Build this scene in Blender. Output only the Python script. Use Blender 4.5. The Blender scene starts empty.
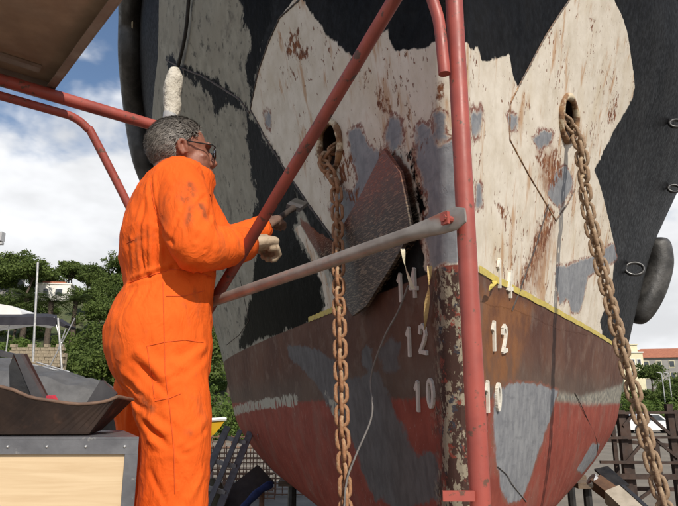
import bpy, bmesh, math, random
import numpy as np
from mathutils import Vector, Matrix, noise as mnoise
random.seed(7); RNG = np.random.default_rng(7)
R = math.radians
S = bpy.context.scene
COL = S.collection

# ------------------------------------------------------------------ camera, sky, sun, exposure
H = 2.0                       # lens height above the yard
F = 612.0; PITCH = R(14.0)
SP, CP = math.sin(PITCH), math.cos(PITCH)
cam = bpy.data.cameras.new('camera'); camo = bpy.data.objects.new('camera', cam); COL.objects.link(camo)
cam.sensor_width = 36; cam.lens = F/678*36; cam.clip_start = .05; cam.clip_end = 3000
camo.location = (0, 0, H); camo.rotation_euler = (R(90)+PITCH, 0, 0)
S.camera = camo
SUN_EL, SUN_AZ = 38.5, 23.0   # azimuth: degrees to the right of straight behind the camera
sdir = Vector((math.cos(R(SUN_EL))*math.sin(R(SUN_AZ)), -math.cos(R(SUN_EL))*math.cos(R(SUN_AZ)), math.sin(R(SUN_EL))))
sl = bpy.data.lights.new('sun', 'SUN'); so = bpy.data.objects.new('sun', sl); COL.objects.link(so)
sl.energy = 4.5; sl.angle = R(.5); sl.color = (1, .93, .82)
so.rotation_euler = sdir.to_track_quat('Z', 'Y').to_euler(); so.location = (3, -6, 9)
S.view_settings.view_transform = 'Standard'; S.view_settings.look = 'None'
S.view_settings.exposure = 0.0; S.view_settings.gamma = 1
W = bpy.data.worlds.new('World'); S.world = W; W.use_nodes = True

class NT:
    """small node-graph helper"""
    def __init__(s, tree): s.t = tree; s.n = tree.nodes; s.l = tree.links
    def add(s, kind, **kw):
        n = s.n.new(kind)
        for k, v in kw.items():
            if k.startswith('i_'):
                n.inputs[k[2:].replace('_', ' ')].default_value = v
            else: setattr(n, k, v)
        return n
    def put(s, sock, v):
        if hasattr(v, 'is_linked') or isinstance(v, bpy.types.NodeSocket): s.l.new(v, sock)
        else:
            if isinstance(v, (tuple, list)) and len(v) == 3 and sock.type == 'RGBA': v = (*v, 1)
            sock.default_value = v
    def math(s, op, a, b=0.0, c=0.0, clamp=False):
        n = s.n.new('ShaderNodeMath'); n.operation = op; n.use_clamp = clamp
        s.put(n.inputs[0], a); s.put(n.inputs[1], b); s.put(n.inputs[2], c); return n.outputs[0]
    def mix(s, f, a, b, mode='MIX'):
        n = s.n.new('ShaderNodeMix'); n.data_type = 'RGBA'; n.blend_type = mode
        s.put(n.inputs[0], f); s.put(n.inputs[6], a); s.put(n.inputs[7], b); return n.outputs[2]
    def mixf(s, f, a, b):
        n = s.n.new('ShaderNodeMix'); n.data_type = 'FLOAT'
        s.put(n.inputs[0], f); s.put(n.inputs[2], a); s.put(n.inputs[3], b); return n.outputs[0]
    def ramp(s, v, a, b, lo=0.0, hi=1.0):
        n = s.n.new('ShaderNodeMapRange'); n.interpolation_type = 'SMOOTHSTEP'
        s.put(n.inputs[0], v); s.put(n.inputs[1], a); s.put(n.inputs[2], b); s.put(n.inputs[3], lo); s.put(n.inputs[4], hi)
        return n.outputs[0]
    def noise(s, vec, scale, detail=4, rough=.55, dist=0.0):
        n = s.n.new('ShaderNodeTexNoise')
        if vec is not None: s.l.new(vec, n.inputs['Vector'])
        n.inputs['Scale'].default_value = scale; n.inputs['Detail'].default_value = min(detail, 4)
        n.inputs['Roughness'].default_value = rough; n.inputs['Distortion'].default_value = dist
        return n.outputs[0]
    def mapping(s, vec, scale=(1, 1, 1), loc=(0, 0, 0), rot=(0, 0, 0)):
        n = s.n.new('ShaderNodeMapping'); s.l.new(vec, n.inputs[0])
        n.inputs[1].default_value = loc; n.inputs[2].default_value = rot; n.inputs[3].default_value = scale
        return n.outputs[0]
    def attr(s, name):
        n = s.n.new('ShaderNodeAttribute'); n.attribute_name = name; return n.outputs['Fac']
    def bump(s, h, strength=.3, dist=.01, normal=None):
        n = s.n.new('ShaderNodeBump'); n.inputs['Strength'].default_value = strength; n.inputs['Distance'].default_value = dist
        s.l.new(h, n.inputs['Height'])
        if normal is not None: s.l.new(normal, n.inputs['Normal'])
        return n.outputs[0]

def sky():
    g = NT(W.node_tree)
    for n in list(g.n): g.n.remove(n)
    out = g.add('ShaderNodeOutputWorld'); bg = g.add('ShaderNodeBackground')
    st = g.add('ShaderNodeTexSky', sky_type='NISHITA'); st.sun_disc = False
    st.sun_elevation = R(SUN_EL); st.sun_rotation = R(180-SUN_AZ); st.air_density = 1.0; st.dust_density = .6; st.ozone_density = 2.0
    tc = g.add('ShaderNodeTexCoord'); d = tc.outputs['Generated']
    sep = g.add('ShaderNodeSeparateXYZ'); g.l.new(d, sep.inputs[0]); z = sep.outputs[2]
    m1 = g.mapping(d, (2.3, 2.3, 4.2), (.35, .2, .12))
    n1 = g.noise(m1, 1.6, 8, .58, .35)
    m2 = g.mapping(d, (5, 5, 9), (2.2, .7, .3)); n2 = g.noise(m2, 2.0, 6, .6, .2)
    c = g.math('ADD', n1, g.math('MULTIPLY', g.math('SUBTRACT', n2, .5), .35))
    hz = g.ramp(z, .20, .52, .27, -.035)           # more cloud low down, open blue overhead
    c = g.math('ADD', c, hz)
    mask = g.ramp(c, .47, .72)
    tone = g.ramp(g.noise(g.mapping(d, (3, 3, 6), (5, 1, 2)), 1.8, 5), .3, .7, .78, 1.06)
    comb = g.add('ShaderNodeCombineColor'); 
    g.put(comb.inputs[0], g.math('MULTIPLY', tone, 8.1)); g.put(comb.inputs[1], g.math('MULTIPLY', tone, 8.2)); g.put(comb.inputs[2], g.math('MULTIPLY', tone, 8.4))
    colr = g.mix(mask, g.mix(1.0, st.outputs[0], (1.0, 1.0, 1.0), 'MULTIPLY'), comb.outputs[0])
    g.l.new(colr, bg.inputs[0]); bg.inputs[1].default_value = .12
    g.l.new(bg.outputs[0], out.inputs[0])
sky()

# ------------------------------------------------------------------ survey helpers
def at(px, py, Y):
    """sight line through a spot of the photograph, at distance Y in front of the camera"""
    u = (px-339)/F; v = (253-py)/F
    s = Y/(CP-v*SP)
    return Vector((u*s, Y, H+(SP+v*CP)*s))

# ------------------------------------------------------------------ materials
def new_mat(name):
    m = bpy.data.materials.new(name); m.use_nodes = True
    g = NT(m.node_tree); b = g.n['Principled BSDF']
    tc = g.add('ShaderNodeTexCoord')
    return m, g, b, tc.outputs['Object']

def mat_mottled(name, a, b_, scale=20, rough=.6, bump=.2, bscale=60, dist=.004, metal=0.0, third=None, tscale=5, tlo=.55, thi=.7, spec=.5, stretch=(1, 1, 1)):
    m, g, b, oc = new_mat(name)
    v = g.mapping(oc, stretch)
    col = g.mix(g.ramp(g.noise(v, scale, 6, .6), .32, .68), a, b_)
    if third is not None:
        col = g.mix(g.ramp(g.noise(v, tscale, 8, .65), tlo, thi), col, third)
    g.put(b.inputs['Base Color'], col)
    g.put(b.inputs['Roughness'], g.ramp(g.noise(v, scale*1.7, 4), .3, .7, rough-.12, min(1, rough+.12)))
    b.inputs['Metallic'].default_value = metal; b.inputs['Specular IOR Level'].default_value = spec
    g.l.new(g.bump(g.noise(v, bscale, 5, .6), bump, dist), b.inputs['Normal'])
    return m

M = {}
M['scaf_red'] = mat_mottled('red_scaffold_paint', (.36, .075, .055), (.27, .055, .042), 9, .5, .15, 50, .002, third=(.13, .06, .04), tscale=34, tlo=.60, thi=.66)
M['scaf_shaded'] = mat_mottled('shaded_red_brace_paint', (.24, .05, .035), (.17, .04, .03), 9, .5, .15, 50, .002, third=(.07, .035, .028), tscale=26, tlo=.58, thi=.65)  # scaffold red darkened; the diagonal's shade is put into the colour
M['galv'] = mat_mottled('weathered_galvanised_tube', (.33, .30, .27), (.24, .21, .185), 14, .5, .15, 70, .002, metal=.35, third=(.28, .10, .06), tscale=6, tlo=.62, thi=.75)
M['plank_steel'] = mat_mottled('brown_grey_plank_steel', (.40, .29, .205), (.29, .205, .145), 7, .6, .15, 40, .002, metal=.2)
M['plank_edge'] = mat_mottled('plank_flange_steel', (.34, .28, .23), (.25, .19, .16), 8, .5, .15, 40, .002, metal=.4)
M['foam'] = mat_mottled('dirty_white_foam', (.58, .54, .46), (.40, .365, .30), 22, .9, 1.0, 24, .02)
M['tape_grey'] = mat_mottled('grey_duct_tape', (.42, .42, .42), (.34, .34, .34), 12, .4, .3, 60, .003)
M['chain_rust'] = mat_mottled('pale_orange_rust_chain', (.36, .18, .09), (.24, .115, .055), 40, .85, .6, 120, .003, third=(.45, .32, .20), tscale=25, tlo=.5, thi=.7)
M['chain_brown'] = mat_mottled('brown_rust_chain', (.29, .195, .12), (.19, .12, .07), 40, .8, .6, 120, .003, third=(.36, .27, .17), tscale=25, tlo=.5, thi=.7)
M['hawse_rust'] = mat_mottled('hawse_rust', (.30, .17, .08), (.12, .055, .03), 22, .85, .6, 80, .004, third=(.55, .46, .32), tscale=14, tlo=.5, thi=.62)
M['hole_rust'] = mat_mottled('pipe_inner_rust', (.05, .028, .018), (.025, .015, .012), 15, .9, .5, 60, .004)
M['numeral_white'] = mat_mottled('numeral_white_paint', (.74, .71, .62), (.62, .58, .50), 30, .6, .3, 120, .002, third=(.42, .33, .24), tscale=40, tlo=.6, thi=.72)
M['numeral_shaded'] = mat_mottled('numeral_shaded_paint', (.58, .54, .49), (.48, .44, .40), 30, .7, .3, 120, .002, third=(.2, .11, .08), tscale=30, tlo=.66, thi=.74)  # left-bow numerals: white paint with the bow's shade mixed in
M['tape_yellow'] = mat_mottled('yellow_masking_tape', (.56, .44, .09), (.46, .36, .08), 20, .6, .3, 60, .003, third=(.36, .24, .10), tscale=12, tlo=.58, thi=.72)
M['tape_old'] = mat_mottled('old_curled_tape', (.60, .44, .20), (.50, .34, .14), 20, .6, .3, 60, .003)
M['pale_strip'] = mat_mottled('pale_cardboard_strip', (.66, .61, .46), (.5, .45, .33), 20, .7, .3, 60, .003)
M['black_rubber'] = mat_mottled('weathered_black_rubber', (.022, .021, .02), (.05, .048, .046), 6, .5, .4, 25, .01, third=(.085, .08, .075), tscale=3, tlo=.5, thi=.75)
M['black_steel'] = mat_mottled('black_steel', (.014, .014, .015), (.03, .028, .027), 10, .4, .3, 40, .004)
M['wire'] = mat_mottled('grey_wire', (.22, .21, .2), (.14, .13, .125), 20, .5, .1, 60, .001)
M['wire_dark'] = mat_mottled('dark_rope', (.02, .019, .018), (.04, .036, .033), 30, .9, .5, 120, .004)
M['weld'] = mat_mottled('weld_bead', (.10, .085, .075), (.2, .12, .07), 30, .7, .6, 120, .004)
M['weld_dark'] = mat_mottled('dark_weld_bead', (.03, .026, .024), (.09, .06, .045), 30, .7, .6, 120, .004)

# ------------------------------------------------------------------ mesh helpers
class MB:
    def __init__(s): s.v = []; s.f = []
    def add(s, vs, fs):
        o = len(s.v); s.v += [tuple(v) for v in vs]; s.f += [tuple(i+o for i in f) for f in fs]
    def box(s, c, size, rot=None):
        c = Vector(c); hx, hy, hz = size[0]/2, size[1]/2, size[2]/2
        vs = [Vector((x, y, z)) for x in (-hx, hx) for y in (-hy, hy) for z in (-hz, hz)]
        if rot is not None: vs = [rot @ v for v in vs]
        s.add([c+v for v in vs], [(0, 1, 3, 2), (4, 6, 7, 5), (0, 4, 5, 1), (2, 3, 7, 6), (0, 2, 6, 4), (1, 5, 7, 3)])
    def bar(s, a, b, w, h, up=(0, 0, 1)):
        a, b = Vector(a), Vector(b); d = b-a; L = d.length; d.normalize()
        x = d.cross(Vector(up)); x = x.normalized() if x.length > 1e-4 else Vector((1, 0, 0)); y = x.cross(d)
        s.box((a+b)/2, (w, L, h), Matrix((x, d, y)).transposed())
    def tube(s, pts, rad, seg=12, cap=True, closed=False, flat=None):
        pts = [Vector(p) for p in pts]; n = len(pts)
        rad = [rad]*n if not hasattr(rad, '__len__') else list(rad)
        T = []
        for i in range(n):
            a = pts[i-1] if (i > 0 or closed) else pts[i]; b = pts[(i+1) % n] if (i < n-1 or closed) else pts[i]
            T.append((b-a).normalized())
        ref = Vector((0, 0, 1)) if abs(T[0].z) < .9 else Vector((1, 0, 0))
        x = T[0].cross(ref).normalized(); o = len(s.v)
        for i in range(n):
            x = (x-T[i]*x.dot(T[i])).normalized(); y = T[i].cross(x)
            for k in range(seg):
                a = 2*math.pi*k/seg; rx = rad[i]; ry = rad[i]
                if flat: rx, ry = rad[i]*flat[i][0], rad[i]*flat[i][1]
                s.v.append(tuple(pts[i]+x*math.cos(a)*rx+y*math.sin(a)*ry))
        m = n if closed else n-1
        for i in range(m):
            j = (i+1) % n
            for k in range(seg):
                k2 = (k+1) % seg
                s.f.append((o+i*seg+k, o+i*seg+k2, o+j*seg+k2, o+j*seg+k))
        if cap and not closed:
            for i, rev in ((0, True), (n-1, False)):
                q = len(s.v); s.v += [s.v[o+i*seg+k] for k in range(seg)]
                f = tuple(range(q, q+seg)); s.f.append(f[::-1] if rev else f)
    def prism(s, poly, nvec, thick):
        """flat polygon (3-D points) given thickness along nvec"""
        n = len(poly); t = Vector(nvec)*thick; p = [Vector(q) for q in poly]
        vs = p+[q+t for q in p]
        fs = [tuple(range(n))[::-1], tuple(range(n, 2*n))]
        s.add(vs, fs)
        o = len(s.v)
        side = []
        for i in range(n):
            j = (i+1) % n; q = len(s.v); s.v += [tuple(vs[i]), tuple(vs[j]), tuple(vs[n+j]), tuple(vs[n+i])]; s.f.append((q, q+1, q+2, q+3))
    def lathe(s, base, prof, seg=16, axis=(0, 0, 1)):
        pts = [Vector(base)+Vector(axis)*z for r, z in prof]
        s.tube(pts, [max(r, 1e-4) for r, z in prof], seg, cap=True)
    def ball(s, c, r, seg=10, rings=7, sc=(1, 1, 1), rot=None):
        o = len(s.v); c = Vector(c)
        for i in range(rings+1):
            ph = math.pi*i/rings
            for k in range(seg):
                a = 2*math.pi*k/seg
                v = Vector((math.sin(ph)*math.cos(a)*r*sc[0], math.sin(ph)*math.sin(a)*r*sc[1], math.cos(ph)*r*sc[2]))
                if rot is not None: v = rot @ v
                s.v.append(tuple(c+v))
        for i in range(rings):
            for k in range(seg):
                k2 = (k+1) % seg
                s.f.append((o+i*seg+k, o+(i+1)*seg+k, o+(i+1)*seg+k2, o+i*seg+k2))
    def mesh(s, name, smooth=False):
        me = bpy.data.meshes.new(name); me.from_pydata(s.v, [], s.f); me.validate(); me.update()
        if smooth: me.polygons.foreach_set('use_smooth', [True]*len(me.polygons))
        return me
    def build(s, name, mat, parent=None, smooth=False):
        me = s.mesh(name, smooth); me.materials.append(mat)
        return link(name, me, parent)

def link(name, me, parent=None):
    o = bpy.data.objects.new(name, me); COL.objects.link(o)
    if parent is not None:
        o.parent = parent
        o.matrix_parent_inverse = Matrix.LocRotScale(parent.location, parent.rotation_euler, parent.scale).inverted()
    return o
def tag(o, label=None, cat=None, group=None, kind=None):
    if label: o['label'] = label
    if cat: o['category'] = cat
    if group: o['group'] = group
    if kind: o['kind'] = kind
    return o
def empty(name, loc, label=None, cat=None, group=None, rz=0):
    o = bpy.data.objects.new(name, None); COL.objects.link(o); o.location = loc; o.rotation_euler = (0, 0, rz); o.empty_display_size = .1
    return tag(o, label, cat, group)
def copy_tree(o, parent=None):
    c = o.copy(); COL.objects.link(c)
    if parent is not None: c.parent = parent
    for ch in o.children: copy_tree(ch, c)
    return c
def smoothpath(pts, n=8):
    """Catmull-Rom through points"""
    P = [Vector(p) for p in pts]; P = [2*P[0]-P[1]]+P+[2*P[-1]-P[-2]]; out = []
    for i in range(1, len(P)-2):
        for k in range(n):
            t = k/n; a, b, c, d = P[i-1], P[i], P[i+1], P[i+2]
            out.append(.5*((2*b)+(c-a)*t+(2*a-5*b+4*c-d)*t*t+(3*b-a-3*c+d)*t**3))
    out.append(P[-2]); return out
# ------------------------------------------------------------------ the ship
# bow lines: half-breadth by height (z from lens level) and distance aft of the stem
SX, SY, TH, ZW, K1, K2 = .4005, 2.0738, .0976, .4537, .1955, .0185
ZK = [-1, -.75, -.5, -.2, .1, .5, 1.0, 1.7, 2.6, 3.6, 4.8]
BK = [0.6898, 1.1856, 1.5627, 1.8744, 2.0067, 2.1516, 2.3559, 2.6297, 3.1126, 3.3186, 3.309]
LZ = [-1, -.3, .5, 1.5, 4.8]; LK = [3.2826, 4.2046, 4.7582, 5.2083, 5.7454]
_zf = np.linspace(-1.6, 5.4, 1401)
def _sm(x, y, sig=.13):
    w = np.exp(-.5*(np.arange(-120, 121)*.005/sig)**2); w /= w.sum()
    f = np.interp(_zf, x, y); lo = _zf < x[0]; f[lo] = y[0]+(_zf[lo]-x[0])*(y[1]-y[0])/(x[1]-x[0])
    return np.convolve(np.pad(f, 120, mode='edge'), w, 'valid')
_B = _sm(ZK, BK, .1); _L = _sm(LZ, LK, .3)
def stem_t(z):
    z = np.asarray(z, float)
    r = -(K1*np.maximum(z, -.5)+K2*np.clip(z, 0, 1.5)**2+K2*3.0*np.maximum(z-1.5, 0)*.5)
    return r+np.where(z < -.5, 1.2*(np.maximum(-.5-z, 0)/.5)**2, 0)
def half_b(z, d):
    B = np.interp(z, _zf, _B); L = np.interp(z, _zf, _L); n = np.interp(z, [-1, 4.8], [1.05, 1.4322])
    b = np.maximum(B, .12)*(1-(1-np.clip(d/L, 0, 1))**n)
    r = .055                                        # rounded stem bar
    return np.sqrt(b*b+(r*np.sqrt(np.clip(1-(1-np.clip(d/r, 0, 1))**2, 0, 1)))**2)
_s, _c = math.sin(TH), math.cos(TH)
def hull_xyz(z, d, side):
    b = half_b(z, d)*side; t = stem_t(z)+d
    return SX+_s*t+_c*b, SY+_c*t-_s*b, z+H
def hull_elev(x, y):                                # signed half-breadth seen from ahead
    return (x-SX)*_c-(y-SY)*_s
NZ, ND = 270, 230
zrow = np.linspace(-1.0, 4.2, NZ)
dcol = np.concatenate(([0], np.geomspace(.006, .055, 7), np.linspace(.07, 1.5, 95), np.linspace(1.52, 9.5, ND-103)))
_gz, _gd = np.meshgrid(np.linspace(-1, 4.2, 520), np.concatenate((np.linspace(0, 1.5, 260), np.linspace(1.51, 9, 330))), indexing='ij')
_surv = {}
for sd in (-1, 1):
    X, Y, Z = hull_xyz(_gz, _gd, sd); dd = Y*CP+(Z-H)*SP
    _surv[sd] = (339+F*X/dd, 253-F*((Z-H)*CP-Y*SP)/dd, dd)
def hull_zd(px, py, side=None):
    best = None
    for sd in ((-1, 1) if side is None else (side,)):
        a, b, dd = _surv[sd]; q = (a-px)**2+(b-py)**2+dd*1.5
        i = q.argmin()
        if best is None or q.flat[i] < best[0]: best = (q.flat[i], _gz.flat[i], _gd.flat[i], sd)
    return best[1:]
def hull_pt(px, py, off=0.0, side=None):
    z, d, sd = hull_zd(px, py, side); return hull_at(z, d, sd, off)
def hull_at(z, d, sd, off=0.0, frame=False):
    p = Vector([float(q) for q in hull_xyz(z, d, sd)])
    e = .01; d0 = max(d, .002)
    pd = Vector([float(q) for q in hull_xyz(z, d0+e, sd)])-Vector([float(q) for q in hull_xyz(z, d0, sd)])
    pz = Vector([float(q) for q in hull_xyz(z+e, d0, sd)])-Vector([float(q) for q in hull_xyz(z-e, d0, sd)])
    n = pd.cross(pz)*sd
    if n.y > 0 and d < 3: n = -n
    n.normalize()
    if frame: return p+n*off, pd.normalized()*sd, pz.normalized(), n
    return p+n*off

HAWSE = [hull_zd(331, 147, -1), hull_zd(568, 119, 1)]
Z_ = {}     # paint areas, outlined on the plating
Z_['green'] = [[(162, -60), (236, -60), (240, 0), (262, 40), (256, 75), (249, 105), (285, 170), (320, 250), (330, 330), (280, 345), (234, 372), (215, 372), (190, 300), (145, 180), (153, 103), (158, 57), (158, 33)]]
Z_['white'] = [[(300, -5), (318, 21), (332, 39), (345, 52), (356, 61), (366, 47), (375, 34), (387, 31), (391, 41), (395, 51), (410, 49), (424, 48), (450, 46), (465, 44), (472, 50), (477, 46), (482, 60), (495, 59), (509, 54), (513, 75), (518, 88), (530, 65), (543, 41), (557, 20), (570, 0), (590, -30), (612, -5), (622, 16), (628, 34), (635, 88), (632, 99), (612, 135), (594, 170), (600, 185), (615, 247), (613, 280), (607, 303), (600, 322), (603, 338), (560, 330), (515, 310), (470, 300), (447, 300), (425, 268), (421, 228), (345, 238), (335, 240), (310, 206), (285, 170), (266, 138), (250, 110), (259, 71), (269, 41), (278, 20), (293, 0)],
               [(293, 227), (301, 226), (315, 250), (328, 275), (345, 305), (352, 324), (322, 330), (325, 298), (318, 275), (308, 252)]]
Z_['black'] = [[(246, 108), (292, 177), (299, 215), (300, 224), (293, 228), (310, 258), (320, 285), (323, 318), (300, 330), (268, 336), (238, 352), (250, 300), (256, 250), (250, 220), (258, 200), (252, 175), (247, 140)],
               [(165, 58), (172, 55), (182, 66), (200, 72), (215, 80), (240, 96), (252, 118), (240, 108), (225, 103), (216, 116), (211, 96), (190, 80), (172, 76)],
               [(240, -10), (272, -10), (272, 20), (262, 48), (252, 95), (246, 70), (250, 40), (242, 15)],
               [(372, 314), (385, 292), (398, 272), (392, 300), (380, 318)],
               [(404, 150), (412, 152), (419, 175), (425, 205), (427, 225), (421, 226), (414, 172)]]  # shadow gap beside the raised plate, painted black on the hull
Z_['grey'] = [[(390, 115), (400, 120), (402, 145), (392, 152), (386, 135)],
              [(348, 132), (358, 128), (370, 145), (385, 155), (385, 165), (376, 178), (362, 195), (352, 222), (337, 236), (330, 205), (338, 190), (352, 192), (358, 178), (352, 155)],
              [(417, 125), (428, 122), (436, 150), (450, 140), (466, 150), (468, 264), (432, 268), (424, 230), (427, 200), (418, 165)],  # grey primer, widened so the stem's shade is painted in
              [(434, 114), (447, 114), (447, 136), (438, 138)], [(263, 112), (271, 112), (271, 128), (266, 128)],
              [(471, 116), (483, 107), (480, 128), (472, 137)], [(508, 114), (518, 116), (516, 131), (509, 132)],
              [(531, 138), (545, 130), (553, 133), (550, 145), (538, 149)], [(547, 195), (556, 172), (566, 166), (573, 180), (572, 190), (558, 207)],
              [(556, 266), (566, 268), (580, 262), (590, 258), (614, 244), (617, 258), (600, 270), (588, 275), (586, 290), (580, 312), (572, 312), (568, 298), (560, 304), (556, 285)],
              [(475, 184), (482, 184), (482, 205), (476, 208)],
              [(494, 395), (505, 387), (521, 382), (540, 386), (558, 392), (548, 425), (540, 450), (523, 499), (509, 503), (499, 487), (494, 440)],
              [(577, 470), (592, 444), (600, 444), (595, 458), (582, 474)]]
Z_['dgrey'] = [[(348, 380), (378, 370), (400, 420), (422, 470), (400, 492), (375, 502), (352, 440), (340, 405)],
              [(287, 345), (300, 345), (318, 350), (335, 362), (348, 372), (345, 405), (335, 420), (320, 390), (305, 372), (290, 358)],
              [(361, 350), (366, 345), (372, 350), (371, 366), (362, 365)], [(376, 352), (390, 335), (400, 345), (398, 368), (384, 372)],
              [(400, 472), (425, 448), (438, 452), (442, 500), (400, 512), (380, 500)]]
Z_['rust'] = [[(290, 30), (298, 30), (300, 45), (310, 50), (315, 62), (305, 58), (300, 60), (288, 52), (286, 44)], [(347, 188), (362, 188), (362, 200), (356, 208), (349, 200)],
              [(589, 21), (595, 19), (597, 26), (591, 28)], [(610, 97), (618, 94), (617, 106), (612, 112), (617, 114), (612, 126), (608, 120), (611, 106)],
              [(536, 158), (545, 152), (560, 152), (562, 175), (552, 190), (545, 172)], [(360, 74), (368, 78), (392, 112), (396, 120), (388, 114), (372, 94)],
              [(437, 85), (443, 85), (445, 102), (438, 104)], [(500, 208), (508, 212), (505, 222)], [(340, 150), (352, 160), (354, 182), (338, 186)], [(380, 148), (392, 150), (388, 162), (376, 164)],
              [(548, 200), (556, 215), (538, 262), (522, 292), (514, 292), (532, 250)], [(421, 140), (428, 141), (425, 150), (419, 150)]]
Z_['bare'] = [[(299, 216), (318, 232), (335, 242), (345, 238), (370, 195), (395, 150), (411, 172), (417, 205), (422, 234), (400, 265), (380, 292), (372, 313), (360, 317), (345, 303), (328, 272), (302, 227)]]
Z_['cream'] = [[(233, 407), (250, 402), (275, 398), (299, 394), (298, 405), (270, 408), (250, 412), (234, 416)], [(325, 394), (333, 398), (338, 414), (333, 418)], [(322, 262), (330, 275), (333, 290), (327, 285)]]
Z_['orange'] = [[(480, 288), (500, 292), (535, 306), (524, 345), (516, 380), (494, 388), (480, 388)], [(538, 225), (556, 225), (540, 290), (520, 292)], [(536, 148), (556, 148), (556, 200), (543, 190)]]
Z_['band'] = [[(556, 392), (580, 396), (624, 384), (624, 404), (590, 405), (556, 401)]]

def sdf(polys, B, Zv):
    out = np.full(B.shape, 9.0)
    for poly in polys:
        q = []
        for (px, py) in poly:
            z, d, sd = hull_zd(px, py); q.append((sd*half_b(z, d), z))
        q = np.array(q, float); n = len(q); dist = np.full(B.shape, 9.0); ins = np.zeros(B.shape, bool)
        for i in range(n):
            a = q[i]; b = q[(i+1) % n]; e = b-a; wx = B-a[0]; wz = Zv-a[1]
            t = np.clip((wx*e[0]+wz*e[1])/max(e@e, 1e-9), 0, 1)
            dist = np.minimum(dist, np.hypot(wx-e[0]*t, wz-e[1]*t))
            c = ((a[1] > Zv) != (b[1] > Zv))
            if abs(e[1]) > 1e-12: ins ^= c & (B < e[0]*(Zv-a[1])/e[1]+a[0])
        out = np.minimum(out, np.where(ins, -dist, dist))
    return out

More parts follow.
